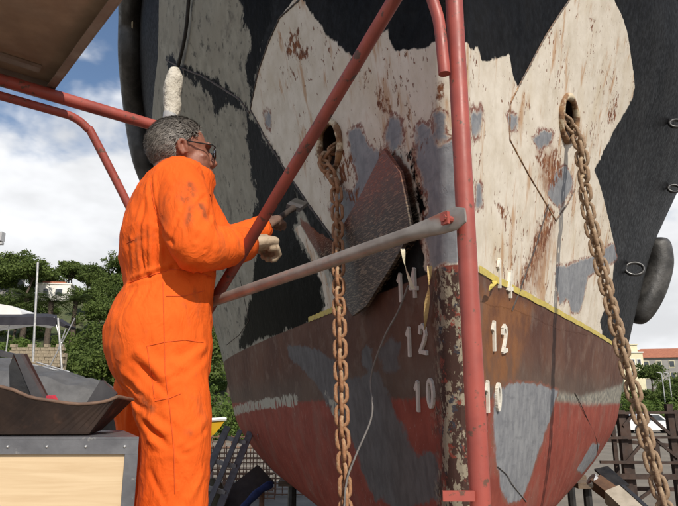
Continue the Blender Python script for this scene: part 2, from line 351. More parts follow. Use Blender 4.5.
def hull_material():
    m, g, b, oc = new_mat('ship_hull_paint')
    def noise(sc, det=5, ro=.6, st=(1, 1, 1), loc=(0, 0, 0)): return g.noise(g.mapping(oc, st, loc), sc, det, ro)
    nA = noise(9, 6, .62); nB = noise(30, 6, .65); nC = noise(2.2, 5, .6); nF = noise(90, 5, .6)
    nS = noise(9, 6, .66, (1, 1, .5))            # run-down streaks
    edge = g.math('ADD', g.math('MULTIPLY', g.math('SUBTRACT', nA, .5), .05), g.math('MULTIPLY', g.math('SUBTRACT', nB, .5), .035))
    def mask(name, amp=1.0, soft=.004, shift=0.0, extra=None):
        v = g.math('ADD', g.attr(name), g.math('MULTIPLY', edge, amp))
        if extra is not None: v = g.math('ADD', v, extra)
        return g.ramp(v, shift+soft, shift-soft)
    zz = g.attr('height')
    # black topsides
    col = g.mix(g.ramp(nC, .35, .7), (.0045, .0045, .005), (.011, .0105, .0105))
    col = g.mix(g.math('MULTIPLY', g.ramp(nS, .55, .75), .2), col, (.03, .028, .026))
    rough = g.mixf(g.ramp(nB, .3, .7), .42, .6); spec = .03
    # grey-green primer, dusty and streaked
    mg = mask('green', .45, .006)
    gr = g.mix(g.ramp(nA, .3, .7), (.235, .222, .18), (.34, .322, .265))
    gr = g.mix(g.ramp(nC, .4, .7), gr, (.275, .255, .205))
    gr = g.mix(g.math('MULTIPLY', g.ramp(g.noise(g.mapping(oc, (1, .5, .7), (3, 0, 0), (R(25), 0, 0)), 17, 4, .7), .56, .68), .75), gr, (.05, .047, .042))
    gr = g.mix(g.math('MULTIPLY', g.ramp(noise(4.5, 6, .72, (1, .6, .8), (7, 2, 1)), .55, .70), .6), gr, (.075, .068, .058))
    col = g.mix(mg, col, gr); rough = g.mixf(mg, rough, .75); spec = g.mixf(mg, spec, .12)
    # worn white
    mw = mask('white', .55, .003)
    wh = g.mix(g.ramp(nA, .3, .72), (.66, .60, .51), (.56, .495, .40))
    wh = g.mix(g.math('MULTIPLY', g.ramp(nS, .5, .74), .5), wh, (.46, .39, .29))
    wh = g.mix(g.math('MULTIPLY', g.ramp(noise(3.1, 4, .5, (1, 1, .5), (4, 4, 0)), .5, .75), .5), wh, (.50, .40, .25))
    dens = g.ramp(noise(2.6, 3, .5, (1, 1, 1), (1.7, .4, 2.2)), .38, .66, .0, .085)
    sp = g.ramp(g.math('ADD', g.noise(g.mapping(oc, (1, 1, .5), (0, 5, 0), (0, R(22), 0)), 46, 4, .62), dens), .665, .70)
    sp2 = g.ramp(g.math('ADD', noise(17, 6, .68, (1, 1, .6), (2, 5, 3)), g.math('MULTIPLY', dens, .6)), .70, .725)
    wh = g.mix(sp, wh, (.19, .085, .045)); wh = g.mix(sp2, wh, (.15, .06, .035))
    wh = g.mix(g.math('MULTIPLY', g.ramp(g.math('ADD', noise(12, 6, .65, (1, 1, .16), (9, 1, 1)), dens), .57, .72), .75), wh, (.40, .22, .10))
    col = g.mix(mw, col, wh); rough = g.mixf(mw, rough, .62); spec = g.mixf(mw, spec, .2)
    # black zone: fresh paint, a dark slot, the plate's shadow gap painted in
    spl = g.noise(g.mapping(oc, (1, .5, .6), (2, 7, 1), (R(20), 0, 0)), 15, 4, .75); mb = mask('black', .4, .010, 0.0, g.math('MULTIPLY', g.math('SUBTRACT', spl, .5), .16))
    bk = g.mix(g.ramp(nB, .45, .75), (.003, .003, .003), (.009, .0085, .008))
    col = g.mix(mb, col, bk); rough = g.mixf(mb, rough, .42); spec = g.mixf(mb, spec, .012)
    # scoured bare steel with cross-hatched grinding marks
    ma = mask('bare', .5, .004)
    sc1 = g.noise(g.mapping(oc, (26, 26, 200), (0, 0, 0), (0, R(46), R(20))), 1.0, 3, .6); sc2 = g.noise(g.mapping(oc, (26, 26, 200), (5, 0, 0), (0, R(-42), R(20))), 1.0, 3, .6)
    scr = g.math('MAXIMUM', g.ramp(sc1, .50, .66), g.ramp(sc2, .54, .68))
    br = g.mix(scr, (.022, .016, .012), (.24, .18, .125))
    br = g.mix(g.math('MULTIPLY', g.ramp(g.math('ADD', zz, g.math('MULTIPLY', nA, .25)), .80, 1.02), .75), br, (.20, .055, .025))
    col = g.mix(ma, col, br); rough = g.mixf(ma, rough, .5)
    # boot-top brown, then red antifouling below
    wob = g.math('MULTIPLY', edge, .5)
    mbrn = g.ramp(g.math('ADD', zz, g.math('MULTIPLY', edge, .12)), ZW+.003, ZW-.003)
    bn = g.mix(g.ramp(nC, .35, .65), (.085, .038, .027), (.13, .066, .046))
    bn = g.mix(g.math('MULTIPLY', g.ramp(nA, .5, .68), .6), bn, (.17, .115, .09))
    bn = g.mix(g.math('MULTIPLY', g.ramp(nS, .5, .7), .45), bn, (.13, .055, .032))
    mfade = g.ramp(g.math('ADD', zz, g.math('MULTIPLY', edge, 2.0)), .26, .08)
    bn = g.mix(g.math('MULTIPLY', mfade, .4), bn, (.105, .10, .085))
    col = g.mix(mbrn, col, bn); rough = g.mixf(mbrn, rough, .62); spec = g.mixf(mbrn, spec, .09)
    mo = mask('orange', 2.0, .03); col = g.mix(g.math('MULTIPLY', mo, g.ramp(nA, .35, .6, .25, .8)), col, (.23, .095, .035))
    mred = g.ramp(g.math('ADD', zz, g.math('MULTIPLY', edge, .9)), .035, .015)
    rd = g.mix(g.ramp(nA, .3, .7), (.27, .066, .046), (.20, .046, .033))
    rd = g.mix(g.math('MULTIPLY', g.ramp(noise(5, 7, .68, (1, 1, .6), (6, 0, 1)), .50, .68), .5), rd, (.22, .11, .085))
    rd = g.mix(g.math('MULTIPLY', g.ramp(noise(30, 6, .7, (1, 1, .3), (3, 3, 0)), .60, .70), .4), rd, (.34, .22, .18))
    rd = g.mix(g.ramp(nF, .68, .72), rd, (.3, .27, .25))
    col = g.mix(mred, col, rd)
    mband = mask('band', 1.2, .02); col = g.mix(g.math('MULTIPLY', mband, .85), col, g.mix(g.ramp(nB, .4, .62), (.15, .15, .135), (.36, .34, .28)))
    # grey primer touch-ups; the stem patch also carries painted shade
    gN = noise(24, 4, .6, (1, 1, .5), (1, 1, 9)); md = mask('dgrey', 1.0, .008); col = g.mix(md, col, g.mix(g.ramp(gN, .3, .7), (.095, .088, .09), (.135, .128, .13)))
    mgr = mask('grey', .8, .006)
    gp = g.mix(g.ramp(gN, .3, .7), (.175, .18, .195), (.25, .255, .265))
    gp = g.mix(g.math('MULTIPLY', g.ramp(noise(40, 4, .6, (.25, .25, 1), (0, 2, 0)), .5, .7), .45), gp, (.12, .125, .14))
    mrim = g.math('SUBTRACT', mask('grey', 1.3, .004, .014), mgr, clamp=True)
    col = g.mix(g.math('MULTIPLY', mrim, g.ramp(nB, .4, .55)), col, (.20, .085, .06))
    col = g.mix(mgr, col, gp); rough = g.mixf(mgr, rough, .6)
    # rust breaking through
    mr = mask('rust', 2.2, .008)
    mr = g.math('MULTIPLY', mr, g.ramp(noise(38, 4, .65, (1, 1, .6), (8, 8, 8)), .42, .54))
    rs = g.mix(g.ramp(nB, .35, .65), (.13, .05, .028), (.24, .095, .04))
    col = g.mix(mr, col, rs); rough = g.mixf(mr, rough, .9)
    mc = mask('cream', 1.6, .004); mc = g.math('MULTIPLY', mc, g.ramp(noise(26, 4, .6, (1, 1, .1), (5, 5, 5)), .38, .46))
    col = g.mix(mc, col, (.36, .345, .29))
    # flaking stem bar under the waterline
    ms = g.math('MULTIPLY', g.ramp(g.math('ADD', g.attr('stem'), g.math('MULTIPLY', edge, 1.6)), .085, .055), mbrn)
    sm = g.mix(g.ramp(noise(26, 4, .75, (1, 1, .6), (4, 0, 4)), .49, .55), (.06, .034, .028), (.27, .235, .175))
    sm = g.mix(g.ramp(noise(14, 6, .7, (1, 1, 1), (1, 9, 4)), .56, .62), sm, (.20, .055, .04))
    sm = g.mix(g.ramp(noise(18, 6, .7, (1, 1, 1), (5, 9, 4)), .6, .65), sm, (.05, .05, .06))
    col = g.mix(ms, col, sm)
    g.put(b.inputs['Base Color'], col); g.put(b.inputs['Roughness'], rough); g.put(b.inputs['Specular IOR Level'], spec)
    h = g.math('ADD', g.math('MULTIPLY', nC, 1.6), g.math('ADD', g.math('MULTIPLY', nA, .35), g.math('MULTIPLY', nB, .09)))
    h = g.math('ADD', h, g.math('MULTIPLY', nF, .06))
    h = g.math('SUBTRACT', h, g.math('MULTIPLY', g.math('ADD', sp, sp2), .12)); h = g.math('ADD', h, g.math('MULTIPLY', scr, g.math('MULTIPLY', ma, .15)))
    h = g.math('ADD', h, g.math('ADD', g.math('MULTIPLY', mw, .12), g.math('MULTIPLY', mgr, .1)))
    g.l.new(g.bump(h, .45, .018), b.inputs['Normal'])
    return m

def build_ship():
    ship = empty('ship', (SX+_s*4, SY+_c*4, H-1.0), 'ship bow on keel blocks, rusty white, black and red, being repainted', 'ship')
    Zg, Dg = np.meshgrid(zrow, dcol, indexing='ij')
    V = []; idx = {}
    base = 0; faces = []
    hel = []
    for hz, hd, sd in HAWSE:
        _p, tx, tz, n = hull_at(hz, hd, sd, 0, True); tx = tz.cross(n).normalized(); hel.append((sd, sd*float(half_b(hz, hd)), hz, tx, tz))
    for sd in (-1, 1):
        X, Y, Z = hull_xyz(Zg, Dg, sd)
        V.append(np.stack((X, Y, Z), -1).reshape(-1, 3))
        eb = sd*half_b(Zg, Dg)
        I = np.arange(NZ*ND).reshape(NZ, ND)+base
        q = np.stack((I[:-1, :-1], I[:-1, 1:], I[1:, 1:], I[1:, :-1]), -1).reshape(-1, 4)
        cb = (eb[:-1, :-1]+eb[1:, 1:])/2; cz = (Zg[:-1, :-1]+Zg[1:, 1:])/2
        keep = np.ones(cb.shape, bool)
        for (s2, hb_, hz, tx, tz) in hel:
            if s2 != sd: continue
            A = np.array([[tx.x*_c-tx.y*_s, tz.x*_c-tz.y*_s], [tx.z, tz.z]]); Ai = np.linalg.inv(A)
            u_ = Ai[0, 0]*(cb-hb_)+Ai[0, 1]*(cz-hz); w_ = Ai[1, 0]*(cb-hb_)+Ai[1, 1]*(cz-hz)
            keep &= (u_/(.131 if sd > 0 else .116))**2+(w_/.108)**2 > 1
        q = q[keep.reshape(-1)]
        if sd < 0: q = q[:, ::-1]
        faces.append(q); base += NZ*ND
    V = np.concatenate(V); Fc = np.concatenate(faces)
    me = bpy.data.meshes.new('hull'); me.from_pydata(V.tolist(), [], Fc.tolist()); me.update()
    me.polygons.foreach_set('use_smooth', [True]*len(me.polygons))
    Bv = hull_elev(V[:, 0], V[:, 1]); Zv = V[:, 2]-H
    def attr(n, a):
        t = me.attributes.new(n, 'FLOAT', 'POINT'); t.data.foreach_set('value', np.asarray(a, np.float32))
    for k, polys in Z_.items(): attr(k, sdf(polys, Bv, Zv))
    attr('height', Zv); attr('stem', np.abs(Bv))
    me.materials.append(hull_material())
    link('hull', me, ship)
    # deck and transom close the shell
    mb = MB(); ring = []
    for k in range(0, ND, 4):
        ring.append((dcol[k]))
    L_ = [Vector([float(q) for q in hull_xyz(4.15, d, -1)]) for d in ring]; R_ = [Vector([float(q) for q in hull_xyz(4.15, d, 1)]) for d in ring]
    for i in range(len(ring)-1): mb.add([L_[i], R_[i], R_[i+1], L_[i+1]], [(0, 1, 2, 3)])
    zz = np.linspace(-1, 4.15, 24)
    L_ = [Vector([float(q) for q in hull_xyz(z, 9.45, -1)]) for z in zz]; R_ = [Vector([float(q) for q in hull_xyz(z, 9.45, 1)]) for z in zz]
    for i in range(23): mb.add([L_[i], R_[i], R_[i+1], L_[i+1]], [(0, 1, 2, 3)])
    mb.build('deck', M['black_steel'], ship)
    kb = MB(); a = Vector((SX+_s*1.2, SY+_c*1.2, H-1.03)); b = Vector((SX+_s*10.5, SY+_c*10.5, H-1.03))
    kb.bar(a, b, .75, .1); kb.build('keel', M['black_steel'], ship)
    # hawse pipes
    for hz, hd, sd in HAWSE:
        p, tx, tz, n = hull_at(hz, hd, sd, 0, True)
        tx = tz.cross(n).normalized()
        if tx.x < 0: tx = -tx
        rx, rz = (.135, .112) if sd > 0 else (.12, .115)
        mb = MB()
        ringp = [p+n*.006+tx*math.cos(a)*rx+tz*math.sin(a)*rz for a in np.linspace(0, 2*math.pi, 40, endpoint=False)]
        mb.tube(ringp, [.017+.003*math.sin(7*k) for k in range(40)], 10, closed=True)
        ax = (-n*.75+Vector((_s*.3, _c*.3, .45))).normalized()
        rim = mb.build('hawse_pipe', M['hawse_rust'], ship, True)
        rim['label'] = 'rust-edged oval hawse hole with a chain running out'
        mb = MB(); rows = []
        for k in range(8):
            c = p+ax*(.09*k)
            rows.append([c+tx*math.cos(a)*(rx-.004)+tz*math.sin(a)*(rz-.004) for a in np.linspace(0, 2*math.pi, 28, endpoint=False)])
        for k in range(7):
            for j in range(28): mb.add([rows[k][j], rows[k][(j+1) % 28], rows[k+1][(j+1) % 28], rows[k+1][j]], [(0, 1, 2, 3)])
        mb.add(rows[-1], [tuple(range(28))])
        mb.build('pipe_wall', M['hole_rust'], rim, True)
    # weld beads and plate edges
    def bead(pts, r, mat, name='weld_seam', side=None, off=.0):
        zd = [hull_zd(px, py, side) for px, py in pts]
        path = []
        for (a, b) in zip(zd[:-1], zd[1:]):
            for k in range(10):
                t = k/10; path.append(hull_at(a[0]*(1-t)+b[0]*t, a[1]*(1-t)+b[1]*t, a[2], off))
        path.append(hull_at(*zd[-1], off))
        mb = MB(); mb.tube(path, [r*(1+.25*math.sin(i*2.3)) for i in range(len(path))], 6); return mb.build(name, mat, ship, True)
    bead([(250, 110), (266, 138), (285, 170), (310, 206), (335, 241)], .007, M['weld_dark'], side=-1)
    bead([(335, 241), (352, 226), (372, 193), (394, 152)], .006, M['weld'], side=-1)
    bead([(300, 0), (280, 17), (269, 41), (259, 71), (250, 110)], .006, M['weld_dark'], side=-1)
    bead([(166, 60), (200, 75), (240, 100), (250, 112)], .008, M['weld_dark'], side=-1)
    bead([(518, 88), (510, 104), (509, 140), (530, 178), (556, 220)], .0045, M['hawse_rust'], side=1)
    bead([(556, 220), (566, 206), (574, 190)], .006, M['weld'], side=1)
    bead([(548, 205), (536, 245), (520, 290), (512, 310)], .005, M['weld_dark'], side=1)
    bead([(570, 0), (543, 41), (530, 66), (518, 88)], .004, M['weld'], side=1)
    bead([(227, 345), (239, 335), (249, 320), (240, 280)], .004, M['weld_dark'], side=-1)
    # raised doubler plate left of the stem
    def patch(outline, off, name, mat, th, side=-1):
        pts = [hull_pt(px, py, off, side) for px, py in outline]
        c = sum(pts, Vector())/len(pts)
        n = Vector()
        for i in range(len(pts)): n += (pts[i]-c).cross(pts[(i+1) % len(pts)]-c)
        n.normalize()
        if n.y > 0: n = -n
        pts = [q-n*((q-c).dot(n)) for q in pts]
        mb = MB(); mb.prism(pts, n, th); o = mb.build(name, mat, ship); return o
    patch([(395, 150), (411, 172), (417, 205), (422, 232), (400, 266), (376, 306), (362, 316), (346, 290), (343, 240), (370, 194)], .030, 'doubler_plate', scoured_mat(), .016)
    # black rubbing strake
    def strake(zd, r0, name, flat=1.0):
        path = [hull_at(z, d, sd, r0*.75) for z, d, sd in zd]
        path = smoothpath(path, 10); n = len(path)
        rr = []
        for i in range(n):
            t = i/(n-1); e = min(t, 1-t)*6; rr.append(r0*math.sqrt(max(.02, 1-(1-min(e, 1))**2)))
        mb = MB(); mb.tube(path, rr, 14); return mb.build(name, M['black_rubber'], ship, True)
    z0 = [hull_zd(px, py, -1) for px, py in ((150, -60), (140, -20), (134, 20), (134, 60), (138, 110), (145, 155), (160, 205))]
    st = strake(z0, .13, 'rubbing_strake')
    mb = MB(); mb.tube([hull_pt(px, py, .07, -1)+Vector((.0, -.03, 0)) for px, py in ((143, -10), (140, 12), (138, 40), (138, 70), (140, 96))], [.006, .012, .006, .008, .004], 6); mb.build('scuff', M['pale_strip'], st)
    zr = [hull_zd(px, py, 1) for px, py in ((655, 243), (648, 262), (641, 285), (637, 305), (633, 322))]
    path = smoothpath([at(px, py, 6.9) for px, py in ((655, 238), (657, 246), (659, 262), (655, 280), (648, 298), (640, 314), (634, 322))], 6); n_ = len(path)
    mb = MB(); mb.tube(path, [.155*math.sqrt(max(.03, 1-(1-min(1, min(i/(n_-1)*5, (1-i/(n_-1))*2.2)))**2)) for i in range(n_)], 16); mb.build('rubbing_strake', M['black_rubber'], ship, True)
    # mooring rings on the right bow
    for px, py in ((669, 122), (668, 187), (627, 268)):
        z, d, sd = hull_zd(px, py, 1); p, tx, tz, n = hull_at(z, d, sd, .055, True)
        mb = MB(); ax1 = Vector((1, 0, .1)).normalized(); ax2 = Vector((0, .35, 1)).normalized()
        r = .055 if py < 250 else .075
        mb.tube([p+ax1*math.cos(a)*r+(ax2*math.sin(a))*r*.75 for a in np.linspace(0, 2*math.pi, 24, endpoint=False)], .014, 8, closed=True)
        mb.build('mooring_ring', M['black_steel'], ship, True)
    # draft numerals
    STK = {'1': [[(.12, .78), (.38, 1.0), (.38, 0)]], '0': [[(.5+.36*math.cos(a), .5+.45*math.sin(a)) for a in np.linspace(0, 2*math.pi, 21)]],
           '2': [[(.14, .74), (.22, .92), (.5, 1.0), (.78, .9), (.84, .7), (.7, .48), (.4, .24), (.14, .03), (.9, .03)]],
           '4': [[(.66, 0), (.66, 1.0), (.1, .3), (.95, .3)]]}
    def digit(ch, px, py, side, mat, hgt=.098):
        z, d, sd = hull_zd(px, py, side); p, tx, tz, n = hull_at(z, d, sd, 0, True)
        tx = tz.cross(n).normalized()
        if tx.x < 0: tx = -tx
        mb = MB(); w = hgt*.155
        for st in STK[ch]:
            for (a, b) in zip(st[:-1], st[1:]):
                A = p+tx*((a[0]-.5)*hgt*.62)+tz*((a[1]-.5)*hgt)+n*.004; B = p+tx*((b[0]-.5)*hgt*.62)+tz*((b[1]-.5)*hgt)+n*.004
                e = (B-A).normalized()*(w*.42); mb.bar(A-e, B+e, w, .011+random.random()*.001, n)
        return mb.build('draft_numeral', mat, ship)
    for ch, px, py, sd in (('1', 403, 288, -1), ('4', 414, 282, -1), ('1', 411, 342, -1), ('2', 424, 338, -1), ('1', 420, 398, -1), ('0', 432, 394, -1)):
        digit(ch, px, py, sd, M['numeral_shaded'])
    for ch, px, py, sd in (('1', 499, 274, 1), ('4', 509, 284, 1), ('1', 493, 337, 1), ('2', 503, 340, 1), ('1', 487, 396, 1), ('0', 497, 397, 1)):
        digit(ch, px, py, sd, M['numeral_white'])
    # masking tape along the waterline
    def tape(d0, d1, sd, w=.026):
        mb = MB(); pr = None
        for i in range(41):
            d = d0+(d1-d0)*i/40; zc = ZW+.012+.002*math.sin(i*1.7)
            a = hull_at(zc-w/2, d, sd, .004); b = hull_at(zc+w/2, d, sd, .004)
            if pr: mb.add([pr[0], a, b, pr[1]], [(0, 1, 2, 3)])
            pr = (a, b)
        return mb.build('masking_tape', M['tape_yellow'], ship)
    d1 = hull_zd(478, 276, 1)[1]; d2 = hull_zd(612, 342, 1)[1]; tape(d1, d2, 1)
    d1 = hull_zd(352, 311, -1)[1]; d2 = hull_zd(310, 331, -1)[1]; tape(d1, d2, -1)
    return ship
def scoured_mat():
    m, g, b, oc = new_mat('scoured_rusty_plate')
    s1 = g.noise(g.mapping(oc, (26, 26, 210), (0, 0, 0), (0, R(48), R(15))), 1, 3, .6); s2 = g.noise(g.mapping(oc, (26, 26, 210), (3, 0, 0), (0, R(-42), R(15))), 1, 3, .6)
    scr = g.math('MAXIMUM', g.ramp(s1, .5, .66), g.ramp(s2, .54, .68))
    sep = g.add('ShaderNodeSeparateXYZ'); g.l.new(oc, sep.inputs[0])
    nA = g.noise(oc, 9, 6, .6)
    rusty = g.ramp(g.math('ADD', sep.outputs[2], g.math('MULTIPLY', nA, .3)), H+.84, H+1.08)
    a = g.mix(rusty, (.035, .025, .019), (.13, .035, .02)); c = g.mix(rusty, (.26, .20, .14), (.34, .10, .05))
    g.put(b.inputs['Base Color'], g.mix(scr, a, c)); b.inputs['Roughness'].default_value = .55
    g.l.new(g.bump(scr, .4, .004), b.inputs['Normal'])
    return m
SHIP = build_ship()

# keel blocks carrying the ship
M['timber'] = mat_mottled('weathered_timber', (.17, .12, .08), (.10, .07, .05), 8, .85, .5, 40, .01, stretch=(1, 1, 4))
for i, t in enumerate((1.9, 3.4, 4.9, 6.4, 7.9, 9.2)):
    c = Vector((SX+_s*t, SY+_c*t, 0)); rot = Matrix.Rotation(-TH, 3, 'Z')
    e = empty('keel_block', c, 'timber keel block stack under the ship, number %s from the bow' % ('one', 'two', 'three', 'four', 'five', 'six')[i], 'keel block', 'keel blocks under the ship', rz=0)
    for k in range(3):
        mb = MB(); mb.box(c+Vector((0, 0, .153+.306*k)), (1.1-.1*k, .32, .304), rot); mb.build('timber', M['timber'], e)

# ------------------------------------------------------------------ chains, wires, tape ends hanging from the bow
def chain(name, path, mat, pitch, wire, label):
    root = empty(name, path[0], label, 'chain', 'anchor chains')
    dense = smoothpath(path, 40); acc = [0]
    for a, b in zip(dense[:-1], dense[1:]): acc.append(acc[-1]+(b-a).length)
    mb = MB(); st = pitch/2; hw = wire*1.05+wire*.35
    pts = []
    for k in range(7): a = math.pi*k/6; pts.append(Vector((hw*math.cos(a), 0, st-hw*.55+wire*.5+hw*math.sin(a))))
    for k in range(7): a = math.pi+math.pi*k/6; pts.append(Vector((hw*math.cos(a), 0, -(st-hw*.55+wire*.5)+hw*math.sin(a))))
    mb.tube(pts, wire/2, 8, closed=True); me = mb.mesh('link', True); me.materials.append(mat)
    s = 0; k = 0
    while s < acc[-1]:
        i = min(max(int(np.searchsorted(acc, s)), 1), len(dense)-1)
        t = (s-acc[i-1])/(acc[i]-acc[i-1]); p = dense[i-1].lerp(dense[i], t); d = (dense[i]-dense[i-1]).normalized()
        q = d.to_track_quat('Z', 'Y') @ Vector((0, 0, 1)).to_track_quat('Z', 'Y')
        rot = q.to_matrix() @ Matrix.Rotation(R(25 if k % 2 else 115)+random.uniform(-.18, .18), 3, 'Z')
        o = bpy.data.objects.new('link', me); COL.objects.link(o); o.parent = root
        o.matrix_parent_inverse = Matrix.Translation(root.location).inverted()
        o.matrix_basis = Matrix.Translation(p) @ rot.to_4x4()
        s += pitch; k += 1
hzL, hdL, _ = HAWSE[0]; pL, _, tzL, nL = hull_at(hzL, hdL, -1, 0, True)
hzR, hdR, _ = HAWSE[1]; pR, _, tzR, nR = hull_at(hzR, hdR, 1, 0, True)
q0 = pL+nL*.03-tzL*.055
CL = [pL-nL*.25+Vector((0, 0, .12)), q0, at(336, 190, q0.y-.06), at(339, 300, q0.y-.14), at(342, 420, q0.y-.18), at(346, 540, q0.y-.2)]
CL.append(Vector((CL[-1].x+.01, CL[-1].y, .03))); 
chain('anchor_chain', CL, M['chain_rust'], .045, .0165, 'orange-rusted anchor chain hanging straight down left of the stem')
q1 = pR+nR*.03-tzR*.055
CR = [pR-nR*.25+Vector((0, 0, .12)), q1, at(588, 210, q1.y-.06), at(607, 290, q1.y-.12), at(633, 390, q1.y-.2), at(664, 505, q1.y-.3)]
e = CR[-1]+(CR[-1]-CR[-2])*1.2; CR.append(e); CR.append(Vector((e.x+.25, e.y-.2, .03)))
chain('anchor_chain', CR, M['chain_brown'], .048, .0185, 'brown anchor chain slanting out from the right-hand hawse hole')
# thin wire hanging from the tape at the stem
mb = MB(); wp = [hull_pt(415, 285, .03, -1), hull_pt(408, 310, .04, -1), hull_pt(398, 338, .06, -1), hull_pt(389, 375, .08, -1), at(372, 415, 2.5), at(356, 455, 2.5), at(347, 480, 2.5), at(344, 512, 2.5), at(343, 560, 2.5)]
wp.append(Vector((wp[-1].x, wp[-1].y, .02)))
mb.tube(smoothpath(wp, 8), .0042, 6); tag(mb.build('hanging_wire', M['wire'], None, True), 'thin grey wire drooping down the left bow below the numerals', 'wire')
mb = MB(); mb.tube(smoothpath([hull_pt(195, -40, .03, -1), hull_pt(190, 30, .03, -1), hull_pt(180, 75, .035, -1), hull_pt(172, 118, .03, -1), hull_pt(170, 150, .03, -1)], 8), .014, 6)
tag(mb.build('hanging_rope', M['wire_dark'], None, True), 'dark rope hanging down the green-grey bow above the worker', 'rope')
for pts, lab, r in (([(574, 393), (585, 415), (597, 445), (601, 470)], 'thin dark wire across the red lower bow at right', .0022), ([(497, 466), (506, 474), (512, 484), (526, 502)], 'short wire crossing the grey patch below the right numerals', .002), ([(258, 434), (266, 462), (278, 482)], 'thin wire lying on the red lower bow at left', .005)):
    mb = MB(); mb.tube(smoothpath([hull_pt(px, py, .003) for px, py in pts], 8), r, 6); tag(mb.build('loose_wire', M['wire_dark'] if 'dark' in lab else M['wire'], None, True), lab, 'wire')
# curled tape and pale strip near the numerals
def ribbon(name, pts, w, mat, label, cat):
    mb = MB(); P_ = smoothpath(pts, 6); n = len(P_); pr = None
    for i, p in enumerate(P_):
        sx = Vector((math.cos(i*.25), math.sin(i*.25)*.6, 0))*w/2; a, b = p-sx, p+sx
        if pr:
            mb.add([pr[0], pr[1], b, a], [(0, 1, 2, 3)]); o = Vector((0, .0015, 0)); mb.add([pr[0]+o, pr[1]+o, b+o, a+o], [(3, 2, 1, 0)])
        pr = (a, b)
    return tag(mb.build(name, mat), label, cat)
ribbon('tape_end', [hull_pt(433, 265, .012, -1), hull_pt(434, 285, .02, -1), hull_pt(432, 305, .02, -1), hull_pt(429, 330, .015, -1)], .018, M['tape_old'], 'tan torn tape end hanging left of the red post', 'tape')
ribbon('tape_end', [hull_pt(492, 281, .008, 1), hull_pt(487, 287, .03, 1), hull_pt(483, 283, .04, 1), hull_pt(481, 290, .03, 1)], .02, M['tape_yellow'], 'yellow curled tape end right of the red post', 'tape')
ribbon('pale_strip', [hull_pt(404, 247, .02, -1), hull_pt(409, 252, .035, -1), hull_pt(415, 250, .05, -1), hull_pt(417, 265, .05, -1), hull_pt(420, 288, .03, -1)], .016, M['pale_strip'], 'pale bent strip stuck above the left draft numerals', 'strip')

# ------------------------------------------------------------------ ground and hills
def hill_h(x, y):
    left = max(0.0, min(1.0, (8-x)/45)); left = left*left*(3-2*left)
    t = max(0.0, min(1.0, (y-75)/105)); t2 = t*t*(3-2*t)
    hh = 34*left*t2 + 5.5*t2*(1-left)
    return hh+(mnoise.noise((x*.03, y*.03, 0))*3+mnoise.noise((x*.1, y*.1, 3))*.8)*t2
M['yard'] = mat_mottled('dusty_yard_ground', (.23, .195, .15), (.17, .145, .11), .9, .9, .5, 9, .03, third=(.19, .165, .13), tscale=.35, tlo=.5, thi=.7)
M['hill'] = mat_mottled('dry_scrub_slope', (.06, .08, .03), (.10, .105, .05), .12, .95, .5, 1, .2)
mb = MB(); g_ = 3000
mb.add([(-g_, -g_, 0), (g_, -g_, 0), (g_, g_, 0), (-g_, g_, 0)], [(0, 1, 2, 3)])
tag(mb.build('ground', M['yard']), 'dusty beige boatyard ground', None, None, 'structure')
mb = MB(); nx, ny = 70, 50
for j in range(ny):
    for i in range(nx):
        x = -190+i*7.0; y = 60+j*4.4; mb.v.append((x, y, hill_h(x, y)-(.4 if y < 70 else 0)))
for j in range(ny-1):
    for i in range(nx-1): a = j*nx+i; mb.f.append((a, a+1, a+nx+1, a+nx))
tag(mb.build('hillside', M['hill'], None, True), 'wooded hillside beyond the yard', None, None, 'structure')

# ------------------------------------------------------------------ trees
def leaf_mat(name, a, b_, c):
    m, g, b, oc = new_mat(name)
    nr = g.add('ShaderNodeObjectInfo')
    col = g.mix(g.ramp(g.noise(oc, .9, 3), .35, .65), a, b_)
    col = g.mix(g.math('MULTIPLY', nr.outputs['Random'], .55), col, c)
    g.put(b.inputs['Base Color'], col); b.inputs['Roughness'].default_value = .7; b.inputs['Specular IOR Level'].default_value = .25
    tr = g.add('ShaderNodeBsdfTranslucent'); g.put(tr.inputs[0], col); mx = g.add('ShaderNodeMixShader'); mx.inputs[0].default_value = .3
    g.l.new(b.outputs[0], mx.inputs[1]); g.l.new(tr.outputs[0], mx.inputs[2]); g.l.new(mx.outputs[0], g.n['Material Output'].inputs[0])
    return m
M['pine'] = leaf_mat('pine_needles', (.085, .125, .026), (.125, .165, .04), (.065, .10, .028))
M['bush'] = leaf_mat('bush_leaves', (.10, .155, .03), (.14, .19, .045), (.075, .125, .03))
M['palm'] = leaf_mat('palm_fronds', (.085, .12, .035), (.12, .15, .05), (.07, .10, .03))
M['bark'] = mat_mottled('bark', (.10, .075, .055), (.06, .045, .035), 4, .95, .6, 20, .05)
def leaf_cloud(centers, radii, per, size, rng, flat=.6):
    V = []; Fc = []
    for c, r in zip(centers, radii):
        n = per
        dv = rng.normal(size=(n, 3)); dv /= np.linalg.norm(dv, axis=1)[:, None]
        rad = r*rng.random(n)**.4
        p = np.array(c)+dv*rad[:, None]*np.array([1, 1, flat])
        for k in range(n):
            a = rng.normal(size=3)+dv[k]*.6; a[2] += .2; a /= np.linalg.norm(a)
            t = np.cross(a, rng.normal(size=3)); t /= np.linalg.norm(t); u = np.cross(a, t); s = size*(.6+.8*rng.random())
            o = len(V); V += [p[k]-t*s, p[k]+u*s*.55, p[k]+t*s, p[k]-u*s*.55]; Fc.append((o, o+1, o+2, o+3))
    return V, Fc
